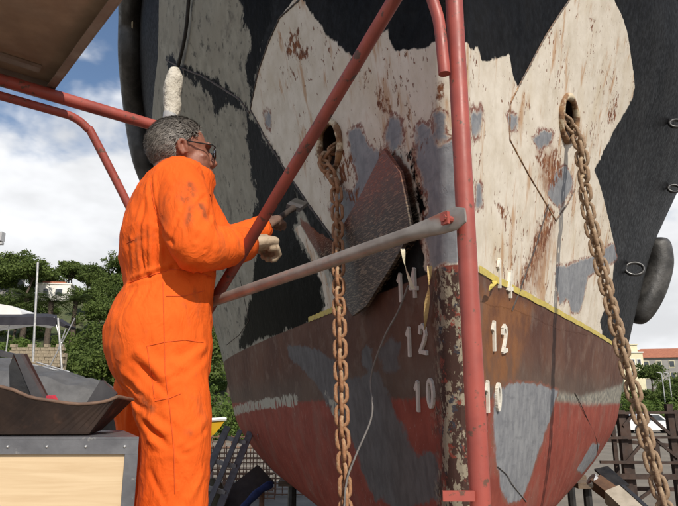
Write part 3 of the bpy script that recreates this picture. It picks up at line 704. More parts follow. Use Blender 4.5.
def pine_proto(i, height=8.0, spread=4.6):
    rng = np.random.default_rng(100+i); mb = MB()
    lean = rng.normal(size=2)*.5; top = Vector((lean[0], lean[1], height*.62))
    mb.tube([(0, 0, -.6), (lean[0]*.3, lean[1]*.2, height*.3), top], [.28, .2, .13], 7)
    C = []; Rr = []
    nb = 11+i
    for k in range(nb):
        a = 2*math.pi*k/nb+rng.random()*.6; rr = spread*(.35+.65*rng.random())
        e = Vector((math.cos(a)*rr*.8, math.sin(a)*rr*.8, height*(.6+.3*rng.random()*(1.25-rr/spread))))
        mb.tube([top*.85, (top*.85+e)/2+Vector((0, 0, .3)), e], [.09, .06, .03], 5)
        for q in range(5):
            C.append((e.x+rng.normal()*.8, e.y+rng.normal()*.8, e.z+rng.normal()*.45)); Rr.append(.75+.75*rng.random())
    for k in range(12): C.append((lean[0]+rng.normal()*1.5, lean[1]+rng.normal()*1.5, height*(.78+.2*rng.random()))); Rr.append(.9+.6*rng.random())
    V, Fc = leaf_cloud(C, Rr, 55, .26, rng, .62)
    tm = mb.mesh('trunk', True); tm.materials.append(M['bark'])
    cm = bpy.data.meshes.new('crown'); cm.from_pydata([tuple(v) for v in V], [], Fc); cm.materials.append(M['pine'])
    return tm, cm
def bush_proto(i):
    rng = np.random.default_rng(300+i); C = []; Rr = []; mb = MB()
    for k in range(7):
        e = Vector((rng.normal()*.9, rng.normal()*.9, 1.0+rng.random()*1.2)); mb.tube([(0, 0, -.3), e*.5, e], [.1, .06, .03], 5)
    for k in range(34): C.append((rng.normal()*1.3, rng.normal()*1.3, .4+abs(rng.normal())*1.1)); Rr.append(.5+.5*rng.random())
    V, Fc = leaf_cloud(C, Rr, 60, .17, rng, .8)
    tm = mb.mesh('trunk', True); tm.materials.append(M['bark'])
    cm = bpy.data.meshes.new('crown'); cm.from_pydata([tuple(v) for v in V], [], Fc); cm.materials.append(M['bush'])
    return tm, cm
def palm_proto():
    rng = np.random.default_rng(500); mb = MB()
    mb.tube([(0, 0, -9), (0, 0, -.6), (.1, 0, 2.5), (0, 0, 5.2)], [.4, .38, .3, .34], 9)
    tm = mb.mesh('trunk', True); tm.materials.append(M['bark'])
    V = []; Fc = []
    for k in range(54):
        a = rng.random()*6.283; up = rng.uniform(-.35, 1.2); L = 3.6*(.8+.3*rng.random()); pr = None
        dirh = Vector((math.cos(a), math.sin(a), 0)); sd = Vector((-math.sin(a), math.cos(a), 0))
        for j in range(9):
            t = j/8; p = Vector((0, 0, 5.2))+dirh*(L*t*math.cos(up*.8)*.95)+Vector((0, 0, L*(math.sin(up)*t-.62*t*t)))
            if j:
                for s in (-1, 1):
                    for q in (.3, .8):
                        b = pr.lerp(p, q); ll = .75*(1-.65*abs(t-.45)); tip = b+sd*s*ll*.75+dirh*ll*.5+Vector((0, 0, -.35*ll)); o = len(V)
                        V += [b, b+dirh*.13, tip]; Fc.append((o, o+1, o+2))
            pr = p
    cm = bpy.data.meshes.new('crown'); cm.from_pydata([tuple(v) for v in V], [], Fc); cm.materials.append(M['palm'])
    return tm, cm
PINES = [pine_proto(i, 7.5+1.2*(i % 3), 4.2+.5*(i % 2)) for i in range(5)]; BUSH = [bush_proto(i) for i in range(3)]; PALM = palm_proto()
def plant(kind, proto, loc, sc, label, cat, group):
    e = empty(kind, loc, label, cat, group, rz=random.random()*6.28); e.scale = (sc*random.uniform(.9, 1.1), sc*random.uniform(.9, 1.1), sc*random.uniform(.88, 1.08))
    for nm, me in zip(('trunk', 'crown'), proto):
        o = bpy.data.objects.new(nm, me); COL.objects.link(o); o.parent = e
    return e
def on_hill(px, Y): 
    x = (px-339)/F*Y/1.0; return Vector((x, Y, hill_h(x, Y)))
LP = 'pine on the left hillside, one of the dense green wood'
spots = []
for row, (Y, n, x0, x1) in enumerate(((176, 11, -40, 250), (160, 10, -30, 240), (142, 9, -40, 235), (124, 9, -30, 240), (106, 8, -20, 235), (92, 7, 60, 235))):
    for k in range(n):
        px = x0+(x1-x0)*(k+.5*(row % 2))/n+random.uniform(-9, 9); Yk = Y+random.uniform(-6, 6)
        if (26 < px < 88 and 112 < Yk < 154) or (15 < px < 92 and 96 < Yk < 118): continue
        if 152 < px < 176: continue
        spots.append((px, Yk, row))
ROWS = ('on the skyline crest of the left hill', 'just below the crest of the left hill', 'on the upper slope of the left hill', 'on the middle slope of the left hill', 'on the lower slope of the left hill', 'at the foot of the left hill')
ORD = ('first', 'second', 'third', 'fourth', 'fifth', 'sixth', 'seventh', 'eighth', 'ninth', 'tenth', 'eleventh'); spots.sort(key=lambda q: (q[2], q[0])); cnt_ = {}
for i, (px, Y, row) in enumerate(spots):
    cnt_[row] = cnt_.get(row, -1)+1; LP = 'green pine %s, %s from the left' % (ROWS[row], ORD[cnt_[row]])
    plant('pine_tree', PINES[i % 5], on_hill(px, Y), random.uniform(.95, 1.3), LP, 'tree', 'pines on the left hillside')
for i in range(70):
    px = random.uniform(-20, 240) if i < 46 else random.uniform(5, 118); Y = random.uniform(84, 165) if i < 46 else random.uniform(88, 116)
    if 128 < px < 197: continue
    if 28 < px < 88 and Y > 100: continue
    plant('hill_bush', BUSH[i % 3], on_hill(px, Y), random.uniform(1.0, 1.6), 'leafy bush filling the gaps of the left hillside wood', 'bush', 'bushes on the left hillside')
for i in range(26):
    px = random.uniform(18, 112); Y = random.uniform(96, 140); plant('hill_bush', BUSH[i % 3], on_hill(px, Y), random.uniform(.5, .75), 'leafy bush filling the gaps of the left hillside wood', 'bush', 'bushes on the left hillside')
for px, py, Y, lab in ((27, 300, 118, 'palm tree left of the white villa on the hillside'), (51, 304, 116, 'palm tree right below the white villa on the hillside'), (76, 303, 120, 'palm tree right of the white villa on the hillside')):
    p = at(px, py, Y); gz = hill_h(p.x, p.y); e = plant('palm_tree', PALM, (p.x, p.y, p.z-5.4), 1.0, lab, 'tree', 'palms below the villa')
    e.scale = (1.45, 1.45, 1.15)
for i, (px, Y) in enumerate(((84, 158), (93, 150), (101, 141), (109, 150), (117, 138), (124, 128), (98, 128), (110, 124), (88, 136), (34, 150), (22, 146))):
    plant('pine_tree', PINES[i % 5], on_hill(px, Y), random.uniform(.7, .85) if px > 40 else .6, ('smaller pine right of the white villa, %s of the clump from the left' % ORD[sorted((84, 88, 93, 98, 101, 109, 110, 117, 124)).index(px)] if px > 40 else ('small pine left of the white villa, nearer to it' if px == 34 else 'small pine left of the white villa, nearer the picture edge')), 'tree', 'pines beside the villa')
# right-hand greenery
k = 0
for px, py, Y, sc, lab in ((650, 367, 115, .62, 'rounded dark pine in front of the red-roofed block'), (668, 380, 105, .55, 'pine at the right picture edge below the red-roofed block'), (636, 392, 95, .5, 'small pine behind the slanting chain, above the trestle'), (655, 396, 92, .55, 'pine above the steel trestle, near its middle post'), (676, 396, 90, .55, 'pine above the right end of the steel trestle'), (625, 398, 98, .5, 'pine right beside the ship side above the trestle'), (690, 372, 110, .6, 'pine just beyond the right picture edge')):
    p = at(px, py, Y); h = 8.2*sc; plant('pine_tree', PINES[k % 5], (p.x, p.y, max(hill_h(p.x, p.y)-.5, p.z-h)), sc if p.z-h < 3 else sc*1.15, lab, 'tree', 'pines on the right'); k += 1
for i in range(26):
    px = random.uniform(600, 720); Y = random.uniform(70, 110); x = (px-339)/F*Y
    plant('yard_bush', BUSH[i % 3], (x, Y, hill_h(x, Y)), random.uniform(.7, 1.2), 'light green bush in the row behind the steel trestle', 'bush', 'bushes behind the trestle')
for i in range(9):
    px = random.uniform(205, 250); Y = random.uniform(34, 52); x = (px-339)/F*Y
    plant('yard_bush', BUSH[i % 3], (x, Y, 0), random.uniform(.45, .8), 'green bush between the worker and the ship side', 'bush', 'bushes left of the ship')

# ------------------------------------------------------------------ far buildings
M['villa'] = mat_mottled('villa_whitewash', (.78, .76, .72), (.70, .68, .63), 1, .8, .2, 8, .02)
M['glass_dark'] = mat_mottled('dark_window_glass', (.04, .05, .06), (.07, .08, .09), 1, .2, .05, 5, .01)
M['tile'] = mat_mottled('red_roof_tiles', (.42, .16, .09), (.33, .12, .07), 1.5, .85, .5, 6, .05)
M['stone_wall'] = mat_mottled('pale_field_stone', (.34, .28, .19), (.24, .195, .135), 2.2, .9, .6, 5, .05)
M['grey_wall'] = mat_mottled('grey_rendered_wall', (.30, .285, .27), (.25, .24, .23), .6, .85, .2, 6, .02)
M['cream_wall'] = mat_mottled('cream_rendered_wall', (.72, .66, .46), (.64, .58, .40), .6, .85, .2, 6, .02)
def house(name, c, w, d, h, rz, mats, label, wins, roof='flat', roofh=1.5, over=.4):
    e = empty(name, c, label, 'building', rz=0); rot = Matrix.Rotation(rz, 3, 'Z'); c = Vector(c)
    def put(mb, nm, mat, par=e):
        mb.v = [tuple(c+rot @ Vector(v)) for v in mb.v]; return mb.build(nm, mat, par)
    m = MB(); m.box((0, 0, h/2-3), (w, d, h+6)); put(m, 'wall', mats[0])
    m = MB()
    if roof == 'flat': m.box((0, 0, h+.12), (w+over, d+over, .3))
    else:
        a, b = w/2+over, d/2+over; r = max(a-b, .1)
        m.add([(-a, -b, h), (a, -b, h), (a, b, h), (-a, b, h), (-r, 0, h+roofh), (r, 0, h+roofh)], [(0, 1, 5, 4), (2, 3, 4, 5), (1, 2, 5), (3, 0, 4), (3, 2, 1, 0)])
    put(m, 'roof', mats[1])
    for (x, z, ww, hh) in wins:
        m = MB(); m.box((x, -d/2-.02, z), (ww+.3, .16, hh+.3)); wn = put(m, 'window', mats[3] if len(mats) > 3 else mats[0])
        m = MB(); m.box((x, -d/2-.11, z), (ww, .04, hh)); put(m, 'pane', mats[2], wn)
    return e, put
p = at(57, 300, 150)
e, put = house('villa', (p.x, p.y, p.z-1.2), 7.6, 6, 4.6, .12, (M['villa'], M['villa'], M['glass_dark']), 'white villa among the palms on the left hillside', [(1.2, 2.6, 1.6, 1.6), (-1.8, 2.6, 1.2, 1.6)])
m = MB(); m.box((-.6, .4, 5.0), (5.4, 4, 1.0)); put(m, 'roof_terrace', M['tile'])
p = at(7, 289, 158); house('hill_house', (p.x, p.y, p.z-2), 6.2, 5, 5.2, -.1, (M['grey_wall'], M['tile'], M['glass_dark']), 'grey house with tiled roof at the left picture edge', [(-1.2, 3, 1.6, 1.5), (1.5, 3, 1.6, 1.5)], 'hip', 1.2)
p = at(685, 378, 190)
wins = [(-15.5+3.5*i, z, 1.3, 1.7) for i in range(10) for z in (1.6, 4.9)]
house('long_block', (p.x, p.y, p.z-1.0), 36, 13, 6.8, -.22, (M['grey_wall'], M['tile'], M['glass_dark'], M['cream_wall']), 'long grey block with red tiled hip roof on the right', wins, 'hip', 3.2, .7)
p = at(631, 378, 160)
e, put = house('cream_tower', (p.x, p.y, p.z-1), 5.2, 5, 7.2, -.1, (M['cream_wall'], M['villa'], M['glass_dark'], M['villa']), 'cream tower building peeping out beside the ship side', [(x, z, .8, 1.5) for x in (-1.5, 0, 1.5) for z in (2, 4.8)], 'flat')
m = MB(); m.box((.6, 0, 8.2), (2.6, 2.6, 2.0)); m.box((.6, 0, 9.4), (3.0, 3.0, .3)); put(m, 'lantern', M['cream_wall'])
# ruined stone wall at the hill foot
p0 = at(20, 350, 66); e = empty('stone_wall', p0, 'pale stone wall at the foot of the wooded hill', 'wall'); rows = 7
smesh = {}
for r_ in range(rows):
    x = -1.0+.2*(r_ % 2)
    while x < 4.6:
        w = random.choice((.5, .62, .75)); hh = .34
        if not (r_ == rows-1 and random.random() < .5):
            if w not in smesh:
                q = MB(); q.box((0, 0, 0), (w-.04, .5, hh-.03)); smesh[w] = q.mesh('stone'); smesh[w].materials.append(M['stone_wall'])
            o = bpy.data.objects.new('stone', smesh[w]); COL.objects.link(o); o.parent = e; o.location = (x+w/2, random.uniform(-.04, .04), -1.6+hh*r_)
        x += w
q = MB(); q.box(p0+Vector((1.8, .5, -1.6)), (6.0, .5, 2.6+2*.0)); q.build('core', M['stone_wall'], e)
# street lamps in front of the block
M['lamp_grey'] = mat_mottled('lamp_post_grey', (.45, .45, .45), (.36, .36, .36), 3, .5, .1, 10, .01)
for px, lab in ((664, 'thin grey lamp post left of the pine on the right'), (671, 'thin grey lamp post nearest the right picture edge')):
    b = at(px, 392, 88); e = empty('street_lamp', b, lab, 'lamp', 'lamp posts on the right'); q = MB(); q.tube([b+Vector((0, 0, -6)), b+Vector((0, 0, 2.6))], .07, 6); q.build('post', M['lamp_grey'], e)
    q = MB(); q.bar(b+Vector((0, 0, 2.6)), b+Vector((-.7, 0, 2.75)), .2, .1); q.build('lamp_head', M['lamp_grey'], e)

# ------------------------------------------------------------------ boats in the yard
M['gel_white'] = mat_mottled('white_gelcoat', (.80, .79, .76), (.72, .71, .68), 2, .35, .1, 20, .004)
M['gel_yellow'] = mat_mottled('yellow_gelcoat', (.68, .40, .02), (.60, .34, .02), 2, .35, .1, 20, .004)
M['canvas_dark'] = mat_mottled('dark_navy_canvas', (.018, .017, .024), (.03, .028, .036), 5, .85, .4, 60, .004)
M['tarp_grey'] = mat_mottled('grey_boat_cover', (.085, .085, .09), (.12, .12, .125), 5, .8, .5, 40, .006)
M['alu'] = mat_mottled('dull_aluminium', (.50, .50, .50), (.40, .40, .40), 15, .4, .1, 60, .002, metal=.6)
def small_boat(name, bow, L, beam, h, heading, mat, trim, label, cat='boat', sheer=.15):
    e = empty(name, (bow.x, bow.y, 0), label, cat)
    ca, sa = math.cos(heading), math.sin(heading); f = Vector((ca, sa, 0)); l = Vector((-sa, ca, 0))
    NS = 14; top = []; m = MB(); ringn = 9
    for i in range(NS):
        t = i/(NS-1); bw = beam/2*(1-(1-t)**2.2) if t < 1 else beam/2; zt = bow.z-sheer*math.sin(min(1, t*1.2)*math.pi/2)
        c = Vector((bow.x, bow.y, 0))-f*(L*t+.001)
        ring = []
        for k in range(ringn):
            a = math.pi*k/(ringn-1); yy = math.cos(a); zz = math.sin(a)
            ring.append(c+l*(bw*math.copysign(abs(yy)**.7, yy))+Vector((0, 0, zt-h*(zz**.8)*(.55+.45*min(1, t*2))))-f*(.42*zz*(1-t)**2))
        m.v += [tuple(p) for p in ring]; top.append((ring[0], ring[-1]))
    for i in range(NS-1):
        for k in range(ringn-1): a = i*ringn+k; m.f.append((a, a+1, a+ringn+1, a+ringn))
    m.f.append(tuple((NS-1)*ringn+k for k in range(ringn)))
    m.build('hull', mat, e, True)
    m = MB()
    for i in range(NS-1): m.add([top[i][0], top[i][1], top[i+1][1], top[i+1][0]], [(0, 1, 2, 3)])
    m.build('deck', trim, e)
    m = MB(); m.tube([q[0]+Vector((0, 0, .01)) for q in top[::-1]]+[q[1]+Vector((0, 0, .01)) for q in top], .05, 6); m.build('gunwale', trim, e)
    # cradle legs
    for t in (.35, .8):
        i = int(t*(NS-1)); 
        for s in (0, 1):
            m = MB(); q = top[i][s]; base = Vector((q.x, q.y, 0)); m.tube([base, Vector((q.x, q.y, q.z-h*.4))*1.0], .05, 6); m.build('stand', M['lamp_grey'], e)
    return e
yb = small_boat('yellow_boat', at(226, 419, 17), 4.6, 1.7, .95, 0.25, M['gel_yellow'], M['gel_white'], 'yellow boat with white gunwale behind the worker')
wb = small_boat('white_boat', at(118, 412, 15), 4.2, 1.6, .8, 0.2, M['gel_white'], M['gel_white'], 'small white boat behind the tray, left of the worker')
# motor yacht with dark bimini at the left edge
p = at(8, 345, 13); e = empty('motor_yacht', (p.x-1.8, p.y, 0), 'white boat with a dark canvas bimini at the left picture edge', 'boat')
m = MB(); prof = [(-60, 325), (-60, 314), (0, 304), (12, 306), (21, 311), (22, 316), (16, 319), (0, 316)]
m.prism([at(a, b, 13.0) for a, b in prof], (0, 1, 0), 1.6); m.build('hardtop', M['gel_white'], e)
m = MB(); nb = 12
rows = []
for j in range(7):
    yy = 12.2+j*.36; row = []
    for i in range(nb):
        px = -50+i*107/(nb-1); py = 313.5+3*abs(j-3)/3+ (0 if i < nb-1 else 1.5); row.append(at(px, py, yy)+Vector((0, 0, .0)))
    rows.append(row)
for j in range(6):
    for i in range(nb-1):
        m.add([rows[j][i], rows[j][i+1], rows[j+1][i+1], rows[j+1][i]], [(0, 1, 2, 3)])
for row in (rows[0], rows[-1]):
    for i in range(nb-1): m.add([row[i], row[i+1], row[i+1]-Vector((0, 0, .17)), row[i]-Vector((0, 0, .17))], [(0, 1, 2, 3)])
m.add([rows[j][-1] for j in range(7)]+[rows[j][-1]-Vector((-.02, 0, .1)) for j in range(6, -1, -1)], [tuple(range(14))])
m.build('bimini', M['canvas_dark'], e)
m = MB(); m.prism([at(52, 316, 12.3), at(66, 325, 12.3), at(63, 327, 12.3), at(50, 321, 12.3)], (0, 1, 0), .5); m.build('bimini_flap', M['canvas_dark'], e)
for a, b in (((54, 317), (62, 346)), ((66, 328), (58, 350)), ((10, 319), (6, 352))):
    m = MB(); m.tube([at(*a, 12.3), at(*b, 12.3)], .012, 6); m.build('bimini_pole', M['alu'], e)
hb_ = at(20, 362, 12.6)
m = MB(); m.box((hb_.x-2.2, 13.2, (hb_.z)/2), (4.2, 2.0, hb_.z)); 
m.v = [(x, y, z) for x, y, z in m.v]; m.build('hull', M['gel_white'], e)
# sailing boat under a grey cover behind the tray
e = empty('covered_sailboat', at(40, 390, 7.0), 'sailing boat under a slack grey cover behind the dark tray', 'boat')
m = MB(); rid = [at(-60, 352, 7.4), at(0, 358, 7.3), at(34, 366, 7.2), at(60, 371, 7.1), at(90, 379, 7.0), at(120, 389, 6.9)]
rid = smoothpath(rid, 5); n_ = len(rid); secs = []
for i, p in enumerate(rid):
    t = i/(n_-1); bw = 1.0*(1-t**3*.8); sec = []
    for k in range(-4, 5):
        s = k/4; sec.append(p+Vector((.25*s, 0, 0))+Vector((0, s*bw, -.12*abs(s)-.75*max(0, abs(s)-.55)**1.0*2+.02*math.sin(i*1.3+k))))
    secs.append(sec)
for i in range(n_-1):
    for k in range(8): m.add([secs[i][k], secs[i+1][k], secs[i+1][k+1], secs[i][k+1]], [(0, 1, 2, 3)])
m.build('boat_cover', M['tarp_grey'], e, True)
m = MB(); zb = secs[0][0].z-.2
ringL = [s[0]+Vector((0, .03, -.0)) for s in secs]; ringR = [s[-1]+Vector((0, -.03, 0)) for s in secs]
for i in range(n_-1):
    for A in (ringL, ringR):
        yo = Vector((0, .35 if A is ringL else -.35, 0)); m.add([A[i], A[i+1], A[i+1]+yo-Vector((0, 0, 1.0)), A[i]+yo-Vector((0, 0, 1.0))], [(0, 1, 2, 3)])
m.build('hull', M['gel_white'], e)
cx = (rid[0]+rid[-1])/2; m = MB(); m.box((cx.x, cx.y, .35), (1.4, .8, .7)); m.build('cradle', M['timber'], e)
for a, b, r in (((38, 262, ), (33, 362), .022), ((33, 365), (70, 373), .02), ((36, 362), (70, 372), .016), ((75, 318), (50, 366), .012), ((58, 318), (62, 372), .02), ((113, 372), (118, 340), .009)):
    m = MB(); A = at(*a, 7.3); B = at(*b, 7.3); m.tube([A, B], r*.6, 6); m.build('rail', M['alu'], e)
# masthead fitting at the far left edge
b = at(0, 300, 14); m = MB(); m.tube([Vector((b.x-.05, 14, 0)), at(-2, 238, 14)], .06, 8); e = empty('boat_mast', (b.x-.05, 14, 0), 'mast head with small fitting at the left picture edge', 'mast'); m.build('pole', M['alu'], e)
m = MB(); q = at(0, 237, 14); m.box(q, (.16, .16, .22)); m.box(q+Vector((-.02, 0, -.16)), (.22, .1, .06)); m.build('fitting', M['lamp_grey'], e)

# ------------------------------------------------------------------ yard clutter, left of the ship
M['rebar'] = mat_mottled('rusty_rebar', (.22, .12, .075), (.15, .085, .055), 12, .85, .4, 40, .004)
def mesh_bundle(c, w, h, nx_, nz_, label):
    e = empty('mesh_panel', (c[0], c[1], 0), label, 'steel mesh', 'mesh panels stacked in the yard')
    m = MB()
    for i in range(nx_+1): x = c[0]-w/2+w*i/nx_; m.bar((x, c[1], .02), (x, c[1], h), .022, .022, (0, 1, 0))
    m.build('uprights', M['rebar'], e); m = MB()
    for j in range(nz_+1): z = .05+(h-.1)*j/nz_; m.bar((c[0]-w/2, c[1]-.025, z), (c[0]+w/2, c[1]-.025, z), .022, .022)
    m.build('crossbars', M['rebar'], e)
for i, (px, Y, w, h, nx_, nz_) in enumerate(((222, 15.5, 2.6, 1.05, 16, 8), (228, 14.2, 2.2, .62, 14, 5), (214, 16.8, 3.4, 1.25, 20, 9), (265, 14.8, 1.8, .55, 12, 4))):
    mesh_bundle(((px-339)/F*Y/1.03, Y), w, h, nx_, nz_, ('rusty steel mesh panel between the ladder and the ship, middle one', 'low rusty mesh panel nearest the ladder foot', 'tall rusty mesh panel farthest back behind the ladder', 'low rusty mesh panel under the red hull')[i])
M['ladder'] = mat_mottled('dark_grey_ladder', (.22, .22, .23), (.16, .16, .17), 20, .45, .1, 60, .002, metal=.4)
top = at(239, 430, 5.6); foot = at(200, 520, 4.9); dv = (foot-top).normalized(); t_ = (0.02-top.z)/dv.z; foot2 = top+dv*t_
e = empty('ladder', foot2, 'dark grey ladder leaning beside the ship, right of the worker', 'ladder')
sd = dv.cross(Vector((0, 1, 0))).normalized()
for s in (-1, 1):
    m = MB(); m.bar(top+sd*s*.1+Vector((0, .02*s, 0)), foot2+sd*s*.1+Vector((0, .02*s, 0)), .055, .03, (0, 1, 0)); m.build('rail', M['ladder'], e)
m = MB(); m.bar(top+sd*.02-Vector((0, .06, 0)), foot2+sd*.02-Vector((0, .06, 0)), .04, .03, (0, 1, 0)); m.build('rail', M['ladder'], e)
L_ = (foot2-top).length; n_ = int(L_/.27)
for i in range(n_):
    c = top+dv*(.12+.27*i); m = MB(); m.bar(c-sd*.1, c+sd*.1, .035, .03, (0, 1, 0)); m.build('rung', M['ladder'], e)
M['olive'] = mat_mottled('olive_cylinder_paint', (.12, .13, .085), (.085, .09, .06), 6, .5, .2, 40, .003)
c = at(207, 500, 6.2); e = empty('gas_cylinder', (c.x, c.y, 0), 'olive green gas cylinder standing beside the ladder foot', 'gas cylinder')
zt = at(207, 478, 6.2).z
m = MB(); m.lathe((c.x, c.y, 0), [(.16, 0), (.165, .03), (.165, zt-.12), (.14, zt-.05), (.06, zt)], 18); m.build('body', M['olive'], e, True)
m = MB(); m.lathe((c.x, c.y, zt), [(.05, 0), (.05, .06), (.02, .07), (.02, .1)], 10); m.build('valve', M['lamp_grey'], e, True)
M['board'] = mat_mottled('dark_wet_board', (.05, .035, .028), (.03, .022, .018), 8, .7, .3, 40, .004)
M['blue'] = mat_mottled('dark_blue_cloth', (.02, .035, .13), (.012, .022, .08), 10, .85, .5, 30, .01)
e = empty('leaning_board', Vector((at(250, 500, 6.4).x, 6.4, 0)), 'dark board leaning under the curve of the red hull', 'board')
m = MB(); A = at(234, 500, 6.4); B = at(266, 474, 6.6); d_ = (A-B); t_ = (.01-B.z)/d_.z; m.bar(B+d_*t_, B, .26, .03, (0, -1, .5)); m.build('panel', M['board'], e)
e = empty('blue_jacket', Vector((at(262, 500, 6.0).x, 6.0, 0)), 'dark blue cloth bundle hung on a stand under the hull', 'cloth')
m = MB(); pp = smoothpath([at(240, 512, 6.0), at(250, 500, 6.0), at(262, 489, 6.05), at(272, 484, 6.1)], 5); m.tube(pp, [.036+.004*math.sin(i*1.1) for i in range(len(pp))], 10); m.build('cloth', M['blue'], e, True)
m = MB(); q = at(262, 490, 6.1); m.tube([Vector((q.x, q.y, 0)), q], .025, 8); m.build('stand', M['rebar'], e)

# ------------------------------------------------------------------ steel trestle and props, right of the ship
M['tres'] = mat_mottled('dark_rusty_trestle', (.035, .024, .02), (.065, .038, .028), 6, .85, .4, 30, .006)
e = empty('steel_trestle', Vector((at(640, 460, 9.5).x, 9.5, 0)), 'dark rusty steel trestle frame standing right of the ship', 'trestle')
def tb(a, b, w, name, Y0=9.5, Y1=None, h=None):
    A = at(*a, Y0); B = at(*b, Y1 or Y0); m = MB(); m.bar(A, B, w, h or w, (0, 1, 0)); m.build(name, M['tres'], e)
def upr(px, py, w, Y):
    A = at(px, py, Y); m = MB(); m.bar((A.x, Y, 0), A, w, w, (0, 1, 0)); m.build('upright', M['tres'], e)
for px, py, w, Y in ((620, 410, .10, 9.5), (626, 414, .06, 9.5), (668, 404, .09, 9.5), (675, 410, .06, 9.8), (656, 444, .07, 9.9), (612, 420, .06, 9.9), (700, 405, .09, 9.6)): upr(px, py, w, Y)
for a, b, w in (((600, 413), (710, 412), .035), ((600, 438), (710, 437), .035), ((600, 462), (710, 463), .04), ((600, 476), (710, 477), .07)): tb(a, b, w, 'crossbar', 9.4)
for a, b in (((626, 462), (645, 440)), ((645, 412), (670, 434)), ((655, 439), (678, 458)), ((623, 426), (634, 413)), ((630, 506), (668, 478))): tb(a, b, .04, 'diagonal', 9.45)
for a, b in (((600, 488), (710, 490)), ((604, 440), (690, 447))): tb(a, b, .06, 'rear_crossbar', 10.4)
# timber shore against the hull
M['pale_timber'] = mat_mottled('pale_sawn_timber', (.42, .37, .30), (.33, .29, .23), 9, .8, .3, 40, .004)
M['brown_timber'] = mat_mottled('brown_timber', (.15, .08, .045), (.10, .055, .035), 9, .8, .3, 40, .004)
P0 = at(596, 482, 6.6); P1 = at(612, 494, 6.4); P2 = at(640, 520, 6.1)
dv = (P2-P1).normalized(); P3 = P2+dv*((.03-P2.z)/dv.z)
e = empty('timber_shore', P3, 'timber shore propping the red hull at lower right', 'prop')
m = MB(); m.bar(P1, P3, .17, .15, (0, -1, .5)); m.build('post', M['pale_timber'], e)
m = MB(); m.bar(P0, P1, .13, .12, (0, -1, .5)); m.build('wedge', M['brown_timber'], e)
m = MB(); m.tube([P0+Vector((-.05, 0, .03)), P0+Vector((.05, 0, -.05))], .07, 8); m.build('jack_head', M['alu'], e)
A = at(601, 468, 6.8); B = at(622, 487, 6.5); m = MB(); m.bar(A, B, .16, .02, (0, -1, .8)); dv = (B-A).normalized(); m.bar(B, B+dv*((.02-B.z)/dv.z), .05, .05); tag(m.build('steel_prop', M['black_steel'], None), 'dark flat steel prop above the timber shore', 'prop')
# more props under the bow and a parked car
for i, (px, Y, lab) in enumerate(((588, 7.4, 'black steel stand under the right turn of the hull'), (572, 8.2, 'black steel stand deep under the ship at right'), (292, 7.6, 'black steel stand under the left turn of the hull'))):
    x = at(px, 500, Y).x; e = empty('hull_stand', (x, Y, 0), lab, 'stand', 'steel stands under the hull'); zt = 1.1
    m = MB(); m.tube([(x, Y, 0), (x, Y, zt)], .05, 8); m.build('post', M['black_steel'], e)
    for a in range(3): m = MB(); m.tube([(x+.4*math.cos(a*2.1), Y+.4*math.sin(a*2.1), .02), (x, Y, .8)], .03, 6); m.build('leg', M['black_steel'], e)
    m = MB(); m.box((x, Y, zt+.03), (.3, .3, .06)); m.build('pad', M['timber'], e)
M['car_paint'] = mat_mottled('white_car_paint', (.75, .75, .76), (.70, .70, .71), 2, .3, .02, 20, .002)
M['tyre'] = mat_mottled('tyre_rubber', (.02, .02, .02), (.03, .03, .03), 10, .8, .2, 40, .003)
c = at(656, 473, 48); e = empty('parked_car', (c.x, c.y, 0), 'white car parked beyond the steel trestle', 'car')
def cbox(pts, y0, y1, nm, mat, par=e):
    m = MB(); m.prism([(c.x+a, c.y+y0, b) for a, b in pts], (0, 1, 0), y1-y0); return m.build(nm, mat, par)
cbox([(-2, .25), (2, .25), (2.05, .6), (1.9, .82), (.95, .92), (.4, 1.38), (-1.1, 1.42), (-1.85, .95), (-2.05, .7)], -.8, .8, 'body', M['car_paint'])
cbox([(-1.0, .95), (.78, .93), (.32, 1.32), (-.95, 1.34)], -.815, -.802, 'side_window', M['glass_dark'])
for x in (-1.25, 1.3):
    for y in (-.78, .62): m = MB(); m.tube([(c.x+x, c.y+y-.08, .31), (c.x+x, c.y+y+.14, .31)], .31, 16); m.build('wheel', M['tyre'], e)
cbox([(1.9, .62), (2.06, .6), (2.0, .75), (1.88, .78)], -.81, -.5, 'headlight', M['alu'])

# ------------------------------------------------------------------ scaffold
PL = Vector((-.74, 2.47, 0)); PR = Vector((.270, 1.25, 0))
e1 = (PR-PL).normalized(); e2 = Vector((e1.y, -e1.x, 0)); 
if e2.x > 0: e2 = -e2
WID = .95
SC = empty('scaffold', PL, 'red tubular scaffold frame round the worker with braces', 'scaffold')
DECK = H-.86
def stube(pts, r, name, mat='scaf_red', n=0, seg=16):
    m = MB(); m.tube(smoothpath(pts, n) if n else pts, r, seg); return m.build(name, M[mat], SC, True)
ZL = H+1.17
postL = [PL, PL+Vector((0, 0, ZL+.12))]; stube(postL, .0235, 'post')
pr_ = stube([PR, PR+Vector((0, 0, H+1.9))], .0205, 'post'); 
for P_, zl in ((PL, ZL), (PR, ZL+.55)): stube([P_+e2*WID, P_+e2*WID+Vector((0, 0, zl+.1 if P_ is PL else DECK-.05))], .0245, 'post')
for P_, zl in ((PL, ZL), (PR, ZL+.55)):
    if P_ is PL: stube([P_+Vector((0, 0, zl)), P_+e2*WID+Vector((0, 0, zl))], .0245, 'ledger')
    stube([P_+Vector((0, 0, DECK-.075)), P_+e2*WID+Vector((0, 0, DECK-.075))], .0245, 'ledger')
